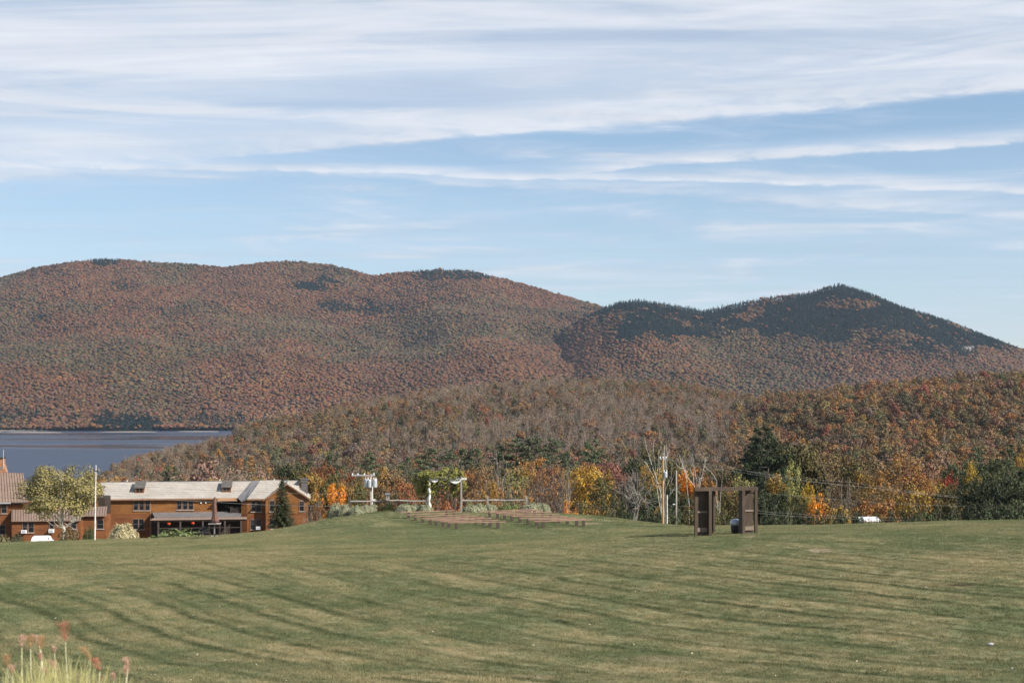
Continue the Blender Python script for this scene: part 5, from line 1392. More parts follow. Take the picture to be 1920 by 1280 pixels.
# ------------------------------------------------------------------ brown-roofed lodge (left building)
H2 = Frame(22, 196, PZ(1016, 196), math.radians(7))
lodge = empty('brown_roofed_lodge', H2.o, H2.rz, 'cedar lodge with brown standing-seam metal roofs behind the birch', 'house')
def seams(poly, par, n, m_):
    """ribs running down a roof plane given as eave-left, eave-right, ridge-right, ridge-left"""
    a, b, c, d = [Vector(q) for q in poly]
    for i in range(n):
        t = (i + .5) / n; e = a.lerp(b, t); r = d.lerp(c, t)
        q = MB(); q.prism([tuple(e + Vector((-.025, 0, .0))), tuple(e + Vector((.025, 0, 0))), tuple(r + Vector((.025, 0, 0))), tuple(r + Vector((-.025, 0, 0)))], (0, -.02, .06)); q.build('roof_seam', m_, par)
def build_lodge():
    F_ = H2; zb = -1.2
    X = lambda px, d=0: F_.x(px, d)
    # upper roof
    poly = [(X(-170), -.5, F_.z(20, 940.5, -.5)), (X(52, -.5), -.5, F_.z(20, 939.5, -.5)), (X(43.5, 4.5), 4.5, F_.z(43, 886, 4.5)), (X(-170), 4.5, F_.z(43, 886, 4.5))]
    r = MB().slab(poly, .14).build('roof', M['roof_brown'], lodge); seams(poly, r, 40, M['roof_seam'])
    MB().slab([(poly[3][0], 4.51, poly[3][2]), (poly[2][0], 4.51, poly[2][2]), (X(40, 9.5), 9.5, poly[1][2]), (poly[0][0], 9.5, poly[0][2])], .14).build('roof', M['roof_brown'], lodge)
    ze = poly[0][2] - .1
    xe = X(50)
    MB().box(X(-170), X(21.5), 0, 9, zb, ze).build('wall', M['siding'], lodge)
    w = MB(); w.box(X(21.5) + .001, xe, .3, 2.9, zb, ze); w.build('wall', M['siding'], lodge)
    MB().box(X(22), xe, .0, .29, F_.z(40, 953.5, .3), ze - .3).build('wall_panel', M['siding'], lodge)
    f = MB(); f.box(poly[0][0], X(22), -.56, -.502, ze - .14, ze + .02); f.build('gutter', M['grey_metal'], lodge)
    f = MB(); f.box(X(25), poly[1][0], -.56, -.502, ze - .14, ze + .02); f.build('gutter', M['dark_metal'], lodge)
    # lower front roof, reaching right as far as the cedar house
    zt, zl = F_.z(50, 953.5, .2), F_.z(60, 975.5, -2.6)
    poly2 = [(X(21.5, -2.6), -2.6, zl), (X(152, -2.6), -2.6, zl), (X(150, .2), .2, zt), (X(22, .2), .2, zt)]
    r = MB().slab(poly2, .12).build('lower_roof', M['roof_brown'], lodge); seams(poly2, r, 26, M['roof_seam'])
    MB().box(X(22, -2.2), X(151, -2.2), -2.2, .19, zb, zl - .14).build('lower_wall', M['siding'], lodge)
    MB().box(xe + .001, X(151, .2), .2, 5, zb, zt - .03).build('back_wall', M['siding'], lodge)
    # link wing to the cedar house
    zt2, zl2 = F_.z(175, 950, 1.5), F_.z(175, 966, -.6)
    poly3 = [(X(149, -.6), -.6, zl2), (X(199, -.6), -.6, zl2), (X(199, 1.5), 2.4, zt2), (X(149, 1.5), 2.4, zt2)]
    r = MB().slab(poly3, .12).build('link_roof', M['roof_brown'], lodge); seams(poly3, r, 10, M['roof_seam'])
    MB().box(X(149, 0) + .01, X(199, 0), -.1, 4, zb, zl2 - .12).build('link_wall', M['siding'], lodge)
    MB().box(X(184, 3), X(197, 3), 3.0, 8, zt2 - 2, F_.z(190, 933, 3)).build('link_end_wall', M['dark_and_shade'], lodge)  # the sun reaches this wall, so its shade is painted as near-black colour
    window(F_, lodge, 182, 193.5, 974.5, 990, -.1, rows=1, cols=1)
    q = MB(); q.box(X(178, -.12), X(180, -.12), -.14, -.102, F_.z(179, 992, -.1), F_.z(179, 973, -.1)); q.build('door_trim', M['white'], lodge)
    # windows
    window(F_, lodge, 3, 12.5, 945, 961, 0); window(F_, lodge, 0, 10, 984, 1000, 0, rows=1)
    window(F_, lodge, 43, 50.5, 979, 997, -2.2, rows=1); window(F_, lodge, 54, 63, 979, 997, -2.2, rows=1); window(F_, lodge, 93, 101, 976, 990, -2.2, rows=1); window(F_, lodge, 133, 143, 976, 990, -2.2, rows=1)
    # chimney
    x0, x1 = X(-7, 5), X(6.5, 5); zt_ = F_.z(2, 858, 5)
    c = MB(); c.box(x0, x1, 4.6, 6.0, poly[3][2] - 1.5, zt_ - .1); c.prism([(x1, 4.6, poly[3][2] - 1.2), (x1, 4.6, F_.z(2, 868, 5)), (X(12, 5), 4.6, F_.z(10, 884, 5)), (X(12, 5), 4.6, poly[3][2] - 1.2)], (0, 1.4, 0)); ch = c.build('chimney', M['brick'], lodge)
    MB().box(x0 - .08, x1 + .08, 4.5, 6.1, zt_ - .1, zt_ + .08).build('chimney_cap', M['dark_metal'], ch)
    MB().box(x0 + .1, x1 - .05, 4.57, 4.598, F_.z(2, 880, 4.6), F_.z(2, 875, 4.6)).build('flue_plate', M['roof_grey'], ch)
    MB().tube([(x1 + .1, 4.5, zt_ - 1.5), (x1 + .1, 4.5, zt_ + 1.2)], .02, 5).build('antenna', M['white'], lodge)
build_lodge()
def at2(px, py, d): a, z = H2.at(px, py, d); return H2.o + H2.u * a + H2.v * d + Vector((0, 0, z))
air_con(at2(96.5, 998, -2.5), H2.rz, 'white air conditioner in the lodge window behind the birch')
air_con(at2(45, 999, -2.5), H2.rz, 'pale air conditioner in the shaded lodge window left of the birch')
t = empty('satellite_dish', at2(49.5, 911, 4), 0, 'small white satellite dish at the end of the brown roof', 'satellite dish')
MB().lathe([(.02, 0), (.2, .03), (.36, .12), (.34, .13), (.02, .03)], 14).build('dish', M['white'], t).rotation_euler = (math.radians(70), 0, math.radians(30))
MB().tube([(0, 0, -.6), (0, 0, 0), (.1, -.4, .05)], .025, 5).build('bracket', M['grey_metal'], t)

# ------------------------------------------------------------------ white car behind the crest of the lawn
def build_car():
    Y = 150; zt = PZ(1003.2, Y); g = zt - 1.66
    t = empty('white_car', (PX(78.5, Y), Y, g), math.radians(190), 'white car with a rounded roof parked below the birch', 'car')
    W = .93
    def prof(y0, pts, w0):  # closed loop in y-z
        return [(w0, y, z) for y, z in pts]
    side = [(-2.25, .35), (-2.3, .8), (-2.1, 1.0), (-1.2, 1.08), (-.55, 1.56), (.1, 1.66), (1.3, 1.62), (1.95, 1.35), (2.25, 1.0), (2.3, .5), (2.2, .33)]
    n = len(side); mb = MB()
    rows = []
    for w, sh in ((-W, .90), (-W * .86, 1.0), (W * .86, 1.0), (W, .90)):
        rows.append([(w * (1 if z < 1.1 else .86), y * (1 if abs(w) < W else .985), z * (1 if abs(w) < W else (.985 if z > 1.2 else 1))) for y, z in side])
    base = len(mb.v)
    for r in rows: mb.v += r
    for i in range(3):
        for k in range(n):
            k2 = (k + 1) % n; mb.f.append((base + i * n + k, base + i * n + k2, base + (i + 1) * n + k2, base + (i + 1) * n + k)); mb.mi.append(0)
    mb.f.append(tuple(base + k for k in range(n))); mb.mi.append(0); mb.f.append(tuple(base + 3 * n + k for k in reversed(range(n)))); mb.mi.append(0)
    mb.build('body', M['white'], t, smooth=False)
    for s in (-1, 1):
        xx = s * W * .872
        for a, b in (((-1.0, -.0)), ((.1, 1.5))):
            q = MB(); q.prism([(xx, a, 1.10), (xx, b, 1.10), (xx, b, 1.48), (xx, max(a, -.55), 1.46)], (s * .012, 0, 0)); q.build('side_window', M['glass'], t)
    q = MB(); q.prism([(-.7, -1.19, 1.10), (.7, -1.19, 1.10), (.68, -.62, 1.53), (-.68, -.62, 1.53)], (0, -.02, .015)); q.build('windscreen', M['glass'], t)
    for s in (-1, 1):
        for y in (-1.4, 1.4):
            w = MB(); w.lathe([(.20, -.11), (.34, -.10), (.34, .10), (.20, .11)], 18); o = w.build('wheel', M['dark_metal'], t, (s * .83, y, .34)); o.rotation_euler = (0, math.radians(90), 0)
            r = MB(); r.lathe([(.02, -.115), (.19, -.115), (.19, .115), (.02, .115)], 14).build('rim', M['grey_metal'], o)
        q = MB(); q.box(s * .75 - .13, s * .75 + .13, -2.31, -2.24, .66, .82); q.build('headlight', M['grey_metal'], t)
build_car()

# ------------------------------------------------------------------ poles and wires
def upole(px, py0, py1, Y, r0, r1, m_, label, cat='utility pole', name='utility_pole', lean=0.0):
    x = PX(px, Y); zb = PZ(py1, Y); zt = PZ(py0, Y)
    t = empty(name, (x, Y, zb), 0, label, cat)
    MB().tube([(0, 0, -.8), (lean * .5, 0, (zt - zb) * .5), (lean, 0, zt - zb)], [r0, (r0 + r1) / 2, r1], 10).build('pole', m_, t, smooth=False)
    return t, zt - zb
def transformer(par, x, y, z, r=.28, h=.75):
    b = MB(); b.lathe([(r * .92, 0), (r, .05), (r, h - .05), (r * .9, h), (r * .3, h + .05)], 14, (x, y, z)); o = b.build('transformer', M['grey_metal'], par)
    q = MB()
    q.tube([(x - .12, y, z + h), (x - .12, y, z + h + .22)], .035, 6); q.build('bushing', M['white'], o)
    q = MB(); q.tube([(x + .12, y, z + h), (x + .12, y, z + h + .22)], .035, 6); q.build('bushing', M['white'], o)
    MB().box(x - .06, x + .06, y - r - .05, y - r + .02, z + .1, z + h - .1).build('mounting_rib', M['grey_metal'], o)
    return o
# white pole at the edge of the lawn by the lodge
t, h = upole(177.5, 875, 1011, 113, .07, .04, M['bark_white'], 'slim white-painted pole on the lawn edge left of the cedar house', 'pole', 'wire_pole', .10)
MB().box(-.05, .25, -.05, .05, h - .35, h - .28).build('bracket', M['dark_metal'], t); MB().lathe([(.05, 0), (.06, .05), (.03, .14)], 8, (.1, 0, h + .0)).build('insulator', M['grey_metal'], t)
# transformer pole behind the mound
Yt = 150
t, h = upole(695, 888, 985, Yt, .14, .11, M['pole_grey'], 'grey pole with two transformer cans and a crossarm left of the arbor')
s = Yt / FPX
MB().box(-36 * s, 8 * s, -.06, .06, h - .22, h - .10).build('crossarm', M['grey_metal'], t)
for dx in (-34, -24, -12, 6): MB().lathe([(.05, 0), (.07, .07), (.03, .18)], 8, (dx * s, 0, h - .10)).build('insulator', M['white'], t)
transformer(t, -7 * s, -.2, h - 25 * s, .30, .85); transformer(t, 8 * s, -.2, h - 25 * s, .26, .85); transformer(t, -1.5 * s, -.45, h - 25 * s, .2, .8)
MB().box(-10 * s, 10 * s, -.1, .0, h - 26 * s, h - 25 * s).build('bracket', M['grey_metal'], t)
t, h = upole(698.3, 912, 985, Yt - .6, .05, .05, M['white'], 'thin white conduit standing against the transformer pole', 'conduit pole', 'conduit_pole')
MB().box(-.02, .3, -.05, .05, h - 1.45, h - 1.3).build('bracket', M['white'], t)
# poles beside the dead tree
Yp = 131
t, h = upole(1243, 858, 986, Yp, .115, .085, M['pole_wood'], 'tan utility pole with one transformer can left of the gateway')
s = Yp / FPX
MB().box(-6 * s, 6 * s, -.05, .05, h - .12, h - .02).build('crossarm', M['grey_metal'], t)
for dx in (-5.5, 0, 5.5): MB().lathe([(.04, 0), (.06, .06), (.03, .16)], 8, (dx * s, 0, h - .02)).build('insulator', M['white'], t)
transformer(t, 4.5 * s, -.15, h - 37 * s, .17, .5)
t2, h2 = upole(1246.8, 905, 986, Yp - .3, .04, .04, M['bark_grey'], 'thin grey conduit just right of the tan utility pole', 'conduit pole', 'conduit_pole')
t2, h2 = upole(1250.8, 927, 986, Yp - .5, .06, .06, M['bark_white'], 'short white pipe standing beside the tan utility pole', 'conduit pole', 'conduit_pole')
t3, h3 = upole(1268, 881, 986, Yp + 6, .09, .07, M['pole_grey'], 'shorter weathered pole right of the tan utility pole')
MB().box(-.34, -.02, -.04, .04, h3 * .385, h3 * .40).build('bracket', M['white'], t3)

def wire(pts, label, r=.010):
    """pts = (photo column, row, distance); sags between"""
    V = [P(*p) for p in pts]; out = []
    for a, b in zip(V[:-1], V[1:]):
        for i in range(8):
            t_ = i / 8; q = a.lerp(b, t_); q.z -= (b - a).length * .012 * 4 * t_ * (1 - t_) * .5; out.append(q)
    out.append(V[-1])
    o = MB().tube(out, r, 4).build('overhead_wire', M['wire'])
    tag(o, label, 'wire', 'overhead wires')
wire([(179.5, 878, 113), (0, 884, 150), (-200, 886, 190)], 'thin wire from the white pole top leftwards over the lake')
wire([(178.5, 904, 113), (0, 909, 150), (-200, 911, 190)], 'wire from the middle of the white pole across the upper brown roof')
wire([(178.2, 926, 113), (0, 932, 150), (-200, 935, 190)], 'lower wire from the white pole across the lodge eave')
wire([(178.2, 926, 113), (406, 941, 118), (660, 947.5, 140)], 'wire crossing the cedar house front below its upper windows')
wire([(179, 905, 113), (477, 921, 125), (696, 923, 150)], 'wire crossing the gable of the cedar house to the transformer pole')
wire([(660, 891, 150), (787, 887, 148), (875, 883, 146), (1000, 874, 142), (1243, 859, 131)], 'upper long wire between the transformer pole and tan pole', .007)
wire([(700, 889, 150), (900, 886, 146), (1090, 872, 140), (1246, 861, 131)], 'second long wire just below the upper one by the arbor', .007)
wire([(699, 923, 150), (860, 921, 146), (1060, 917, 140), (1243, 899, 131)], 'lower wire passing behind the arbor to the tan pole', .007)
wire([(1062, 948, 135), (1243, 947, 131), (1306, 949, 131)], 'low wire crossing the bare tree and the tan pole', .007)
wire([(1243, 859, 131), (1325, 870, 133), (1480, 893, 138), (1600, 904, 142), (1795, 930, 150)], 'topmost of the four wires running right from the tan pole', .007)
wire([(1246, 861, 131), (1330, 875, 133), (1480, 898, 138), (1620, 912, 143), (1795, 932, 150)], 'second of the four wires running right from the tan pole', .007)
wire([(1400, 883, 135), (1500, 899, 138), (1650, 915, 145), (1800, 933, 150)], 'third of the four wires running right from the tan pole', .007)
wire([(1440, 924, 136), (1560, 935, 140), (1700, 945, 146), (1820, 948, 150)], 'single wire across the middle of the right-hand trees', .007)
wire([(1415, 957, 130), (1560, 966, 133), (1700, 970, 136), (1930, 979, 140)], 'upper of two low wires just above the lawn edge', .007)
wire([(1415, 961, 130), (1560, 971, 133), (1700, 975, 136), (1930, 984, 140)], 'lower of two low wires just above the lawn edge', .007)

# little white shed beyond the trees
Ys = 145
t = empty('white_shed', (PX(1632, Ys), Ys, PZ(988, Ys)), 0.1, 'white shed glimpsed behind the bushes above the lawn edge', 'shed')
MB().box(-.95, .9, 0, 2.0, -.5, .68).build('wall', M['white'], t)
q = MB(); q.slab([(-1.1, -.2, .68), (1.05, -.2, .68), (1.05, 1.0, 1.0), (-1.1, 1.0, 1.0)], .08).build('roof', M['white'], t)
q = MB(); q.slab([(-1.1, 1.001, 1.0), (1.05, 1.001, 1.0), (1.05, 2.2, .68), (-1.1, 2.2, .68)], .08).build('roof', M['white'], t)

# ------------------------------------------------------------------ benches
def bench_proto():
    r = random.Random(2)
    seat = MB(); seat.box(-2.05, 2.05, -.09, .09, .452, .50)
    sm = seat.mesh('seat', M['bench_seat'])
    leg = MB(); leg.box(-.10, .10, -.095, .095, -.2, .451); lm = leg.mesh('leg', M['bench_leg'])
    return sm, lm
SM, LM_ = bench_proto()
words = ['front', 'second', 'third', 'fourth', 'fifth', 'sixth', 'seventh', 'rearmost']
ang = math.radians(7)
def bench(px0, px1, py, i, side):
    # px0/px1 columns of the outer legs, py row of the left foot
    Y = 98.8 + i * 1.24
    xa, xb = PX(px0, Y), PX(px1, Y)
    L_ = (xb - xa) / math.cos(ang)
    cx = (xa + xb) / 2; cy = Y + L_ * .5 * math.sin(ang)
    z = gz(cx, cy)
    zl, zr = gz(xa, Y), gz(xb, Y + L_ * math.sin(ang))
    t = empty('bench', (cx, cy, (zl + zr) / 2), ang, '%s bench of the %s-hand block on the mound, long plank seat on dark legs' % (words[i], side), 'bench', 'rows of plank benches on the mound')
    t.rotation_euler = (0, -math.atan2(zr - zl, L_), ang)
    link('seat', SM, t); 
    for s in (-1, 1): link('leg', LM_, t, (s * (L_ / 2), 0, 0))
lx = [855.5, 842, 830.5, 817.5, 807, 793, 779, 766]
for i in range(8): bench(lx[i], lx[i] + 78 - i * 1.0, 0, i, 'left')
lx = [1018.6, 1006.9, 990, 975, 960, 946.4, 933, 918.3]
for i in range(8): bench(lx[i], lx[i] + 76 - i * 1.0, 0, i, 'right')

# ------------------------------------------------------------------ arbor with vine and cloth
Ya = 111.5; s = Ya / FPX
za = gz(PX(835, Ya), Ya); AX = PX(835, Ya)
t = empty('arbor', (AX, Ya, za), math.radians(6), 'wooden arbor draped with white cloth and climbing vine', 'arbor')
w2 = 30 * s; zt = PZ(897, Ya) - za; dep = 1.15
for (x, y, m_) in ((-w2, 0, 'post_wood'), (w2, 0, 'post_wood'), (-w2, dep, 'bark_dark'), (w2 - .42, dep, 'bark_dark')):
    MB().box(x - .07, x + .07, y - .07, y + .07, -.3, zt - .1).build('post', M[m_], t)
for y in (-.02, dep): MB().box(-w2 - .2, w2 + .42, y - .06, y + .06, zt - .099, zt + .06).build('beam', M['grey_wood'] if y > 0 else M['cloth'], t)
for i in range(7):
    x = -w2 + (2 * w2) * i / 6; MB().box(x - .04, x + .04, -.35, dep + .3, zt + .061, zt + .15).build('rafter', M['grey_wood'], t)
MB().box(w2 - .40, w2 - .08, dep - .04, dep + .04, .62, .76).build('cross_rail', M['bark_dark'], t)
def cloth():
    # swags along the beam and a wrap round the left post
    V = []; Fc = []; rng = np.random.default_rng(1)
    def strip(x0, x1, drop, top):
        n0 = len(V); nx, nz = 18, 8
        for j in range(nz + 1):
            for i in range(nx + 1):
                u = i / nx; v = j / nz
                sag = 4 * u * (1 - u)
                x = x0 + (x1 - x0) * u; z = zt + .08 - (.05 + drop * sag) * v - .03 * sag
                y = -.12 - .05 * math.sin(v * 9.4) * sag - .03
                V.append((x, y, z))
        for j in range(nz):
            for i in range(nx):
                a = n0 + j * (nx + 1) + i; Fc.append((a, a + 1, a + nx + 2, a + nx + 1))
    strip(-w2 - .05, -w2 + .85, .30, 0); strip(-w2 + .8, -w2 + 1.45, .14, 0); strip(-w2 + 1.4, w2 + .12, .42, 0); strip(-w2 + 1.8, w2 + .40, .12, 0)
    n0 = len(V)
    for j in range(20):
        z = zt - .1 - (zt - .12) * j / 19
        r = .085 + .025 * math.sin(j * 1.3) * (j > 2) + .03 * (j / 19)
        for k in range(8):
            a = 6.28 * k / 8; rr = r * (1 + .22 * math.sin(3 * a + j))
            V.append((-w2 + rr * math.cos(a) + .03 * math.sin(j * .9), rr * math.sin(a) - .02, z))
    for j in range(19):
        for k in range(8):
            k2 = (k + 1) % 8; Fc.append((n0 + j * 8 + k, n0 + j * 8 + k2, n0 + (j + 1) * 8 + k2, n0 + (j + 1) * 8 + k))
    me = bpy.data.meshes.new('drape'); me.from_pydata(V, [], Fc); me.materials.append(M['cloth']); me.polygons.foreach_set('use_smooth', [True] * len(Fc))
    o = link('cloth_drape', me, None); o.location = t.location; o.rotation_euler = t.rotation_euler
    tag(o, 'white cloth swagged along the arbor beam and wound round its post', 'cloth')
cloth()
def vine():
    rng = np.random.default_rng(8); parts = []; parts2 = []
    def blob(c, r, n, fl=.8, size=.13, dst=None):
        p, d = clump_pts(np.array(c), r, n, rng, fl); (parts if dst is None else dst).append(quads(p, d + rng.normal(size=p.shape) * .5 + np.array([0, -.2, .5]), size, rng))
    for i in range(46):
        x = rng.uniform(-w2 - .85, w2 + .38); hh = .26 + .44 * math.exp(-((x - .35) / .6) ** 2) + .08 * rng.random()
        blob((x, rng.uniform(-.3, dep + .3), zt + .15 + hh * rng.uniform(.1, .9)), .26, 95)
    for i in range(26): blob((-w2 - .35 + rng.normal() * .38, rng.uniform(.1, dep + .2), zt - rng.uniform(-.2, 1.25)), .30, 95)
    for i in range(10): blob((w2 + .30 + rng.normal() * .10, rng.uniform(.1, dep), zt - rng.uniform(-.1, 1.15)), .16, 55)
    for i in range(16): blob((rng.uniform(-w2 + .3, w2 - .1), dep + rng.normal() * .15, zt - .1 - rng.random() ** 1.5 * .75), .25, 70)
    for i in range(12): blob((w2 - .45 + rng.normal() * .18, dep + rng.normal() * .1, zt - .2 - rng.uniform(0, 1.5)), .22, 60)
    for i in range(6): blob((-w2 + .95 + rng.normal() * .15, -.1, zt - rng.uniform(-.1, .45)), .12, 40)
    for i in range(6): blob((-w2 - .05 + rng.normal() * .08, -.05, zt - rng.uniform(.0, .7)), .12, 40)
    for i in range(15): blob((rng.uniform(-w2 - .3, w2 - .25), -.22, zt + rng.uniform(.02, .3)), .15, 60)
    V, F_ = combine(parts); me = np_mesh('vine', V, F_, M['leaf'], rng.random(len(F_)))
    e = empty('climbing_vine', t.location, 0, 'yellow-green vine growing over the top and left side of the arbor', 'vine'); e.rotation_euler = t.rotation_euler
    o = link('foliage', me, e); o.color = (0.22, 0.215, 0.06, 1)
    q = MB(); q.tube([(w2 - .45, dep + .1, -.1), (w2 - .5, dep + .12, zt * .5), (w2 - .3, dep, zt)], [.06, .045, .03], 6); q.tube([(-w2 - .1, dep + .1, -.1), (-w2 - .16, dep + .12, zt * .5), (-w2, dep, zt)], [.05, .04, .03], 6)
    q.build('stem', M['bark'], e)
vine()

# ------------------------------------------------------------------ rail fence with posts, birdhouse post
Yf = 117.5
def zf(px): return gz(PX(px, Yf), Yf)
t = empty('rail_fence', (PX(815, Yf), Yf, zf(815)), 0, 'weathered split-rail fence behind the round shrubs on the mound', 'fence')
o_ = t.location
def rail(p0, q0, p1, q1):
    a = P(p0, q0, Yf) - o_; b = P(p1, q1, Yf) - o_
    MB().tube([tuple(a), tuple(a.lerp(b, .5) + Vector((0, 0, -.03))), tuple(b)], [.085, .07, .08], 6).build('rail', M['grey_wood'], t)
rail(657, 939.5, 726, 938.3); rail(728, 938.0, 748, 937.2); rail(866, 938, 911, 938); rail(912, 937, 987, 937.2); rail(749, 938, 800, 939)
for px, top in ((655, 931), (727, 932), (801, 934), (914.5, 930), (987.5, 929.5)):
    a = P(px, top, Yf) - o_; MB().box(a.x - .09, a.x + .09, -.09, .09, zf(px) - o_.z - .4, a.z).build('post', M['post_wood'] if px > 800 else M['bark_dark'], t)
a = P(726.5, 941, Yf - .3)
t = empty('birdhouse', (a.x, a.y, gz(a.x, a.y)), 0.1, 'small grey birdhouse box on a dark post behind the shrubs', 'birdhouse')
zc = a.z - t.location.z
MB().box(-.06, .06, -.06, .06, -.4, zc + .15).build('post', M['bark_dark'], t)
MB().box(-.13, .17, -.12, .16, zc + .151, zc + .60).build('box', M['post_wood'], t)
MB().slab([(-.2, -.2, zc + .64), (.24, -.2, zc + .64), (.24, .2, zc + .74), (-.2, .2, zc + .74)], .04).build('roof', M['roof_grey'], t)
MB().box(-.02, .06, -.128, -.1205, zc + .38, zc + .46).build('entrance_hole', M['dark_and_shade'], t)

# ------------------------------------------------------------------ clipped shrubs round the arbor
SH = [shrub(51), shrub(52), shrub(53)]
FL = [shrub(61, .7, .7, 900, .12, rough=.3), shrub(62, .7, .6, 900, .12, rough=.35)]
sh = [  # px, top, base, width px, distance, kind, colour, label
 (630, 943, 966, 26, 113.5, 0, 's', 'leftmost of the round grey-green clipped shrubs on the mound'), (646, 944, 967, 22, 112.5, 1, 's', 'second from the left of the round grey-green clipped shrubs'),
 (669, 947, 966, 27, 111.8, 2, 's', 'third round grey-green shrub, in front of the left fence rail'), (686, 945, 965, 22, 112.6, 0, 's', 'fourth round grey-green shrub, below the transformer pole'), (699, 944, 962, 22, 113.5, 1, 's', 'fifth round grey-green shrub, right below the thin white conduit'),
 (760, 944, 960, 36, 111.6, 2, 's', 'wide grey-green shrub just right of the birdhouse'), (779, 945, 960, 30, 111.9, 0, 's', 'middle grey-green shrub between birdhouse and draped post'), (797, 945, 959, 26, 111.3, 1, 's', 'grey-green shrub at the foot of the cloth-wrapped post'),
 (884, 946, 961, 34, 112.8, 2, 's', 'grey-green shrub directly right of the arbor'), (899, 943.5, 959, 30, 113.4, 0, 's', 'grey-green shrub behind the rearmost bench of the right block'), (920, 944, 959, 26, 113.6, 1, 's', 'grey-green shrub in front of the middle fence post'),
 (995, 942, 960, 36, 112.8, 2, 's', 'largest grey-green shrub below the end post of the fence'), (1012, 942.5, 959, 26, 113.2, 0, 's', 'grey-green shrub next to the rightmost one'), (1022, 944, 960, 20, 112.9, 1, 's', 'rightmost grey-green shrub at the end of the bed')]
for px, top, base, w, Y, k, c, lab in sh:
    x = PX(px, Y); z = gz(x, Y); t = empty('clipped_shrub', (x, Y, z - .05), px * .37, lab, 'shrub', 'clipped shrubs along the arbor bed')
    hh = max(PZ(top, Y) - z, .6)
    t.scale = (w * Y / FPX / 1.36, w * Y / FPX / 1.36, hh / .78)
    o = link('foliage', SH[k].crown, t); o.color = (.33, .335, .215, 1); link('stem', SH[k].wood, t)
fl = [(726, 944, 24, 113.4, 0, (.20, .22, .06), 'leafy yellow-green flower clump below the birdhouse'), (741, 945, 14, 113.2, 1, (.50, .26, .06), 'small orange-yellow flower clump right of the birdhouse'), (712, 948, 14, 113.4, 1, (.30, .17, .08), 'low reddish plant left of the birdhouse clump'),
      (949, 943, 26, 113.2, 0, (.16, .20, .07), 'bright green leafy plant behind the right-hand benches'), (965, 945, 26, 113.2, 1, (.22, .25, .08), 'yellow-green leafy plant left of the largest end shrub'), (880, 940, 14, 114.2, 0, (.28, .30, .10), 'pale green plant tip behind the shrub right of the arbor'), (935, 946, 16, 113.8, 1, (.20, .19, .09), 'straggly plant between the grey-green shrubs and leafy plants')]
for px, top, w, Y, k, c, lab in fl:
    x = PX(px, Y); z = gz(x, Y); t = empty('garden_plant', (x, Y, z), px * .2, lab, 'plant', 'garden plants in the arbor bed')
    t.scale = (w * Y / FPX / 1.4, w * Y / FPX / 1.4, max(PZ(top, Y) - z, .5) / .7)
    o = link('foliage', FL[k].crown, t); o.color = (*c, 1); link('stem', FL[k].wood, t)
# mulch strip under the bed
def bed():
    xs_ = np.linspace(PX(612, 113), PX(1036, 113), 60); V = []; Fq = []
    for i, x in enumerate(xs_):
        wob = .35 * math.sin(i * .9) * .4
        for y in (111.3 + wob, 115.8): V.append((x, y, gz(x, y) + .03))
    for i in range(59): Fq.append((2 * i, 2 * i + 2, 2 * i + 3, 2 * i + 1))
    me = bpy.data.meshes.new('garden_bed'); me.from_pydata(V, [], Fq); me.materials.append(M['soil']); tag(link('garden_bed', me), kind='structure')
bed()
# shrubs by the house
for px, top, w, Y, c, k, lab in ((231, 986, 50, 140, (.46, .40, .24), 0, 'cream-flowered hydrangea bush in front of the cedar house'), (333, 989, 88, 150, (.16, .20, .08), 1, 'long green bush row below the porch railing'), (130, 990, 40, 148, (.13, .10, .05), 0, 'brown-green bush right of the birch trunk'),
                              (163, 985, 14, 146, (.05, .08, .03), 1, 'narrow dark cedar bush set between the birch and the pole'), (171, 986, 12, 145, (.05, .08, .03), 0, 'narrow dark cedar bush touching the white pole'), (6, 1001, 26, 130, (.20, .18, .09), 1, 'tan ornamental grass mound at the lodge corner'), (32, 1001, 26, 140, (.07, .08, .045), 0, 'dark bush between the grass mound and the white car')):
    x = PX(px, Y); zt_ = PZ(top, Y); z = PZ(1018 - (px - 0) * .03, Y) - .4
    t = empty('house_shrub', (x, Y, z), 0, lab, 'bush', 'bushes in front of the buildings'); sx = w * Y / FPX / 1.4
    t.scale = (sx, min(sx, 1.6), (zt_ - z) / .7); o = link('foliage', (SH[1] if px == 231 else FL[k]).crown, t); o.color = (*c, 1); link('stem', FL[k].wood, t)

# ------------------------------------------------------------------ bar table, furled umbrella, stool
Yb = 110.5; s = Yb / FPX; xb = PX(402.5, Yb); zb_ = gz(xb, Yb)
TH = 25.5 * s
t = empty('bar_table', (xb, Yb, zb_), 0.1, 'tall slatted bar table on the lawn in front of the cedar house', 'table')
for i in range(7): MB().box(-.46, .46, -.44 + i * .128, -.44 + i * .128 + .11, TH - .04, TH).build('slat', M['grey_wood'], t)
for sx in (-1, 1):
    for sy in (-1, 1): MB().tube([(sx * .40, sy * .38, TH - .041), (sx * .36, sy * .35, 0)], .022, 6).build('leg', M['porch_wood'], t)
for sy in (-1, 1): MB().box(-.36, .36, sy * .35 - .012, sy * .35 + .012, .02, .05).build('foot_bar', M['grey_metal'], t)
t = empty('patio_umbrella', (xb, Yb, zb_), 0, 'furled brown patio umbrella standing through the bar table', 'umbrella')
HU = 75.5 * s
MB().tube([(0, 0, 0.02), (0, 0, HU - .05)], .022, 8).build('pole', M['grey_metal'], t)
MB().lathe([(.30, 0), (.30, .03), (.05, .06), (.04, .25)], 16).build('base', M['dark_metal'], t)
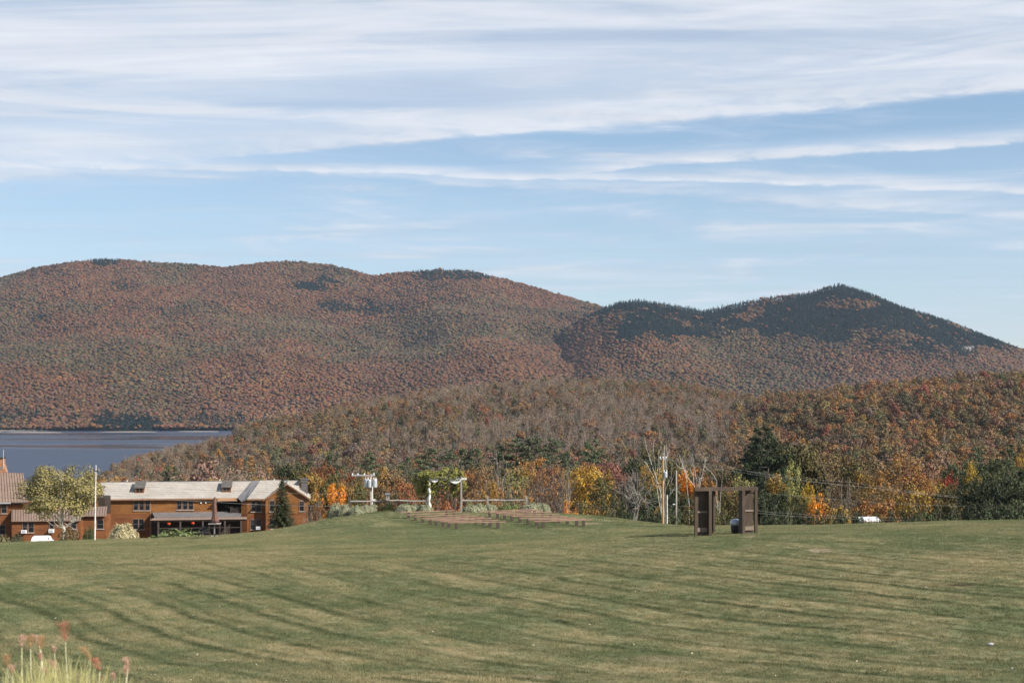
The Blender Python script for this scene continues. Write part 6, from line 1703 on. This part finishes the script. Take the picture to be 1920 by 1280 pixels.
def furled():
    V = []; Fc = []; n = 18; prof = [(.20, 27), (.30, 29), (.24, 33), (.17, 40), (.16, 50), (.15, 60), (.13, 68), (.09, 73), (.03, 75)]
    for j, (r, z) in enumerate(prof):
        for k in range(n):
            a = 6.28 * k / n; rr = r * (1 + .22 * math.cos(6 * a + j * .3)); V.append((rr * math.cos(a) + .02 * math.sin(j), rr * math.sin(a), z * s))
    for j in range(len(prof) - 1):
        for k in range(n): k2 = (k + 1) % n; Fc.append((j * n + k, j * n + k2, (j + 1) * n + k2, (j + 1) * n + k))
    me = bpy.data.meshes.new('canopy'); me.from_pydata(V, [], Fc); me.materials.append(M['umbrella']); me.polygons.foreach_set('use_smooth', [True] * len(Fc)); link('canopy', me, t)
furled()
xc = PX(384.5, Yb); zc_ = gz(xc, Yb - .4)
t = empty('patio_stool', (xc, Yb - .4, zc_), -.2, 'low dark metal chair on the lawn left of the bar table', 'chair')
MB().box(-.30, .30, -.27, .27, .40, .46).build('seat', M['dark_metal'], t)
for sx in (-1, 1):
    for sy in (-1, 1): MB().tube([(sx * .27, sy * .24, .40), (sx * .34, sy * .27, 0)], .018, 6).build('leg', M['dark_metal'], t)
    MB().tube([(sx * .29, -.24, .46), (sx * .31, -.22, .64), (sx * .31, .22, .66), (sx * .27, .26, .46)], .017, 6).build('armrest', M['dark_metal'], t)
MB().box(-.27, .27, .25, .28, .50, .86).build('backrest', M['dark_metal'], t)

# ------------------------------------------------------------------ brown gateway on the lawn
Yg = 72.3; xg = PX(1361, Yg); zg_ = gz(xg, Yg)
gate = empty('wooden_gateway', (xg, Yg, zg_), math.radians(12), 'freestanding dark brown plank gateway with two wings and a lintel', 'gateway')
def build_gate():
    g = gate; th = math.radians(12); o = gate.location
    def lx(px, d=0.0):     # local x of a photo column on plane y=d
        k = (px - 960) / FPX; u = Vector((math.cos(th), math.sin(th))); v = Vector((-math.sin(th), math.cos(th)))
        bx = o.x + v.x * d; by = o.y + v.y * d
        return (k * by - bx) / (u.x - k * u.y)
    def lz(py, d=0.0): return PZ(py, o.y + d) - o.z
    top = lz(919.3, -.2)
    H_ = top
    MB().box(lx(1303, -.3), lx(1421.5, -.3), -.30, -.12, H_, H_ + .17).build('lintel', M['gate_wood'], g)
    MB().box(lx(1303, -.1) + .05, lx(1421, -.1) - .05, -.119, .24, H_ + .10, H_ + .15).build('roof_board', M['gate_wood'], g)
    for side, (p0, p1, ret) in enumerate(((1304.5, 1335, 1329), (1392, 1417, 1391.5))):
        D1 = .02 if side == 0 else .28
        xa, xb_ = lx(p0, D1), lx(p1, D1)
        if side == 0: xr0 = lx(1329, -.3); xp = xr0
        else: xp = lx(1391.5, -.3)
        # front post
        MB().box(xp, xp + .15, -.34, -.20, -.15, H_ - .002).build('post', M['gate_wood'], g)
        # return wall of upright boards from the post to the back
        n = 5; y0 = -.198; dy = (D1 + .02 - y0) / n
        for i in range(n): MB().box(xp + .03, xp + .075, y0 + dy * i, y0 + dy * (i + 1) - .008, .02 + .01 * (i % 2), H_ - .01).build('plank', M['gate_wood'], g)
        xL = xa if side == 0 else xp + .08
        xR = xb_ + .05 if side == 0 else xb_
        # outer and inner posts of the back panel
        ox = xL if side == 0 else xR
        zb0 = .20
        MB().box(ox - .06, ox + .08, D1 - .06, D1 + .08, .02, H_ + .09).build('post', M['gate_wood'], g)
        ix = xR if side == 0 else xL
        if side == 0: MB().box(ix + .0, ix + .11, D1 - .06, D1 + .08, .16, H_ + .09).build('post', M['gate_wood'], g)
        a, b = (xL + .085, xR - .005) if side == 0 else (xL + .0, xR - .14)
        n = max(3, int(round((b - a) / .12))); w = (b - a) / n
        for i in range(n): MB().box(a + w * i + .004, a + w * (i + 1) - .004, D1, D1 + .025, zb0 + .03, H_ + .05).build('plank', M['gate_wood'], g)
        MB().box(a + .002, b - .002 if side else a + (b - a) * .62, D1 - .045, D1 - .002, H_ * .505, H_ * .505 + .085).build('rail', M['gate_rail'], g)
        MB().box(a - .02, b + .01 if side else a + (b - a) * .60, D1 - .05, D1 - .002, zb0 - .02, zb0 + .19).build('kick_board', M['gate_rail'], g)
        MB().box(a - .03, b + .03, D1 - .05, D1 - .002, H_ - .14, H_ + .04).build('header', M['gate_wood'], g)
        MB().box(a, b, D1 + .0265, D1 + .07, .0, zb0 + .02).build('foot_board', M['bark_dark'], g)
build_gate()
# round grey planter on a dark tub beside the right wing
xp, Yp_ = PX(1379, 73.6), 73.6
t = empty('planter_tub', (xp, Yp_, gz(xp, Yp_)), 0, 'dark tub with a rounded grey top beside the gateway right wing', 'planter')
MB().lathe([(.19, 0), (.23, .2), (.25, .42), (.24, .44)], 18).build('tub', M['dark_metal'], t, smooth=True)
MB().lathe([(.27, .441), (.31, .5), (.30, .60), (.24, .70), (.12, .76), (.02, .775)], 18).build('rounded_top', M['grey_metal'], t, smooth=True)

# pale ledge on the far mountain
def ledge():
    rng = random.Random(3)
    for k, (px, py, w) in enumerate(((1812, 654, 5), (1819, 657, 6), (1826, 653, 5), (1833, 656, 4), (1850, 651, 3))):
        # find the slope point along this column
        best = None
        for Y in range(2650, 3500, 10):
            if HOR - FPX * gz(PX(px, Y), Y) / Y < py + 3: best = Y; break
        Y = best or 3200; x = PX(px, Y); z = gz(x, Y)
        mb = MB(); pts = []
        n = 9
        for i in range(n):
            a = 6.28 * i / n; r = w * 0.6 * rng.uniform(.6, 1.1); pts.append((math.cos(a) * r, 0, math.sin(a) * r * .75 + 4))
        mb.prism(pts, (0, 14, 3)); o = mb.build('rock_ledge', M['rock'], loc=(x, Y - 4, z))
        tag(o, None, None, None, 'structure')
ledge()
# yellow tree alone on the far slope
for Y in range(2650, 4200, 10):
    if HOR - FPX * gz(PX(826, Y), Y) / Y < 671: break
x = PX(826, Y); o = link('hill_tree', LO[1], None, (x, Y, gz(x, Y))); o.scale = (1.7, 1.7, 1.3); o.color = (.75, .48, .09, 1)
tag(o, 'single bright yellow tree standing out on the far mountain slope', 'tree')

# ------------------------------------------------------------------ plumed grass in front of the camera
def plumes():
    t = empty('ornamental_grass', (PX(110, 14), 14, gz(PX(110, 14), 14)), 0, 'clump of ornamental grass with reddish plumes, close and out of focus', 'grass clump')
    o = t.location; rng = np.random.default_rng(12)
    def rel(px, py, Y): return P(px, py, Y) - o
    stalk_m = rough_mat('grass_stalk', (.40, .40, .22), (.58, .55, .36), 8)
    pl_m = leaf_mat('plume_down', vary=.5, transl=.35)
    heads = [(122, 1168, 34, 'r', 13.6), (40, 1192, 22, 'p', 14), (58, 1192, 24, 'o', 14.2), (76, 1194, 24, 'o', 14), (70, 1192, 18, 'p', 14.4), (161, 1215, 20, 'o', 14.2), (104, 1212, 12, 'p', 14.5), (178, 1235, 24, 'r', 13.7), (236, 1233, 20, 'p', 13.8), (229, 1250, 18, 'p', 14), (208, 1262, 14, 'p', 13.8),
             (14, 1228, 24, 'o', 13.9), (22, 1248, 16, 'p', 13.8), (98, 1238, 20, 'p', 13.9), (70, 1225, 14, 'p', 13.7), (190, 1268, 12, 'o', 13.9), (84, 1252, 14, 'p', 14.1)]
    cc = {'r': (.50, .22, .14), 'p': (.62, .40, .30), 'o': (.48, .30, .15)}
    for px, py, ln, c, Y in heads:
        b = rel(px + rng.uniform(-3, 10), py + ln, Y); b = Vector((b.x, Y - o.y, b.z)); tp = rel(px, py, Y)
        root = Vector((b.x * .8 + rng.normal() * .08, b.y * .8, -.1))
        q = MB(); q.tube([tuple(root), tuple(root.lerp(b, .55) + Vector((rng.normal() * .02, 0, 0))), tuple(b)], [.009, .007, .005], 5)
        st = q.build('stalk', stalk_m, t)
        n = 260; s_ = rng.random(n) ** .8; ax = (tp - b) * .9 + Vector((rng.normal() * .02, 0, 0))
        L_ = ax.length
        a = rng.uniform(0, 6.28, n); w = .42 * L_ * np.sin(np.clip(.25 + s_ * 2.0, 0, 3.1)) * rng.random(n) ** .7 + .004
        base = np.array(b)[None] + np.array(ax)[None] * s_[:, None] + np.stack([np.cos(a) * w, np.sin(a) * w, w * .5], -1)
        d = np.array(ax.normalized())[None] * 1.0 + np.stack([np.cos(a), np.sin(a), 0 * a], -1) * .45
        tipv = base + d * (L_ * .22)
        sd = np.stack([-np.sin(a), np.cos(a), 0 * a], -1) * .0016
        V = np.stack([base - sd, base + sd, tipv + sd * .3, tipv - sd * .3], 1).reshape(-1, 3)
        po = link('plume', np_mesh('plume', V, np.arange(n * 4).reshape(n, 4), pl_m, rng.random(n)), st); po.color = (*cc[c], 1)
    # blades
    n = 900; V = []; Fq = []; r_ = []
    for i in range(n):
        px = rng.normal(105, 75); px = min(max(px, -60), 255); Y = rng.uniform(13.2, 14.9); x = PX(px, Y) - o.x; y = Y - o.y
        topy = 1236 + abs(px - 95) * .22 + rng.uniform(-26, 50); H_ = PZ(topy, Y) - o.z
        rx = x * .55 + rng.normal() * .12; a = rng.uniform(0, 6.28); bend = rng.uniform(.0, .35)
        w = rng.uniform(.006, .011); pts = []
        for k in range(6):
            t_ = k / 5; zz = H_ * (1 - (1 - t_) ** 1.5) ; pts.append(Vector((rx + (x - rx) * t_ + math.cos(a) * bend * t_ ** 3 * .5, y + math.sin(a) * bend * t_ ** 3 * .5, zz - bend * .25 * t_ ** 4)))
        for k in range(5):
            wa = w * (1 - k / 5.5); wb = w * (1 - (k + 1) / 5.5); sdv = Vector((math.cos(a + 1.57), math.sin(a + 1.57) * .3, 0)); n0 = len(V)
            V += [tuple(pts[k] - sdv * wa), tuple(pts[k] + sdv * wa), tuple(pts[k + 1] + sdv * wb), tuple(pts[k + 1] - sdv * wb)]; Fq.append((n0, n0 + 1, n0 + 2, n0 + 3)); r_.append(rng.random())
    bo = link('blades', np_mesh('blades', np.array(V), np.array(Fq), pl_m, np.array(r_)), t); bo.color = (.58, .54, .25, 1); tag(bo, None, kind='stuff')
plumes()

# fallen leaves on the lawn
def fallen():
    rng = np.random.default_rng(33); n = 260
    Y = 32 + 70 * rng.random(n) ** 1.6; X = rng.uniform(-.4, .4, n) * Y; Z = ground(X, Y) + .02
    V, F_ = quads(np.stack([X, Y, Z], -1), np.array([[0, -.3, 1]]) + rng.normal(size=(n, 3)) * .3, .055, rng)
    o = link('fallen_leaves', np_mesh('fallen_leaves', V, F_, M['leaf'], rng.random(n))); o.color = (.65, .55, .42, 1)
    tag(o, 'small pale fallen leaves scattered over the lawn', kind='stuff')
fallen()
for k, (px, py, Y, rx) in enumerate(((1857, 1189, 41.5, .10), (1736, 1113, 51.5, .06), (1898, 1231, 37.5, .05))):
    p = P(px, py, Y); z = gz(p.x, Y)
    mb = MB(); mb.lathe([(.8, 0), (1, .25), (.7, .6), (.2, .75)], 9); o = mb.build('pale_stone', M['rock'], loc=(p.x, Y, z)); o.scale = (rx, rx * .8, rx)
    tag(o, ('pale stone lying in the grass near the right edge of the lawn', 'small white stone farther out on the lawn', 'tiny white stone on the lawn just below the larger pale stone')[k], 'stone')
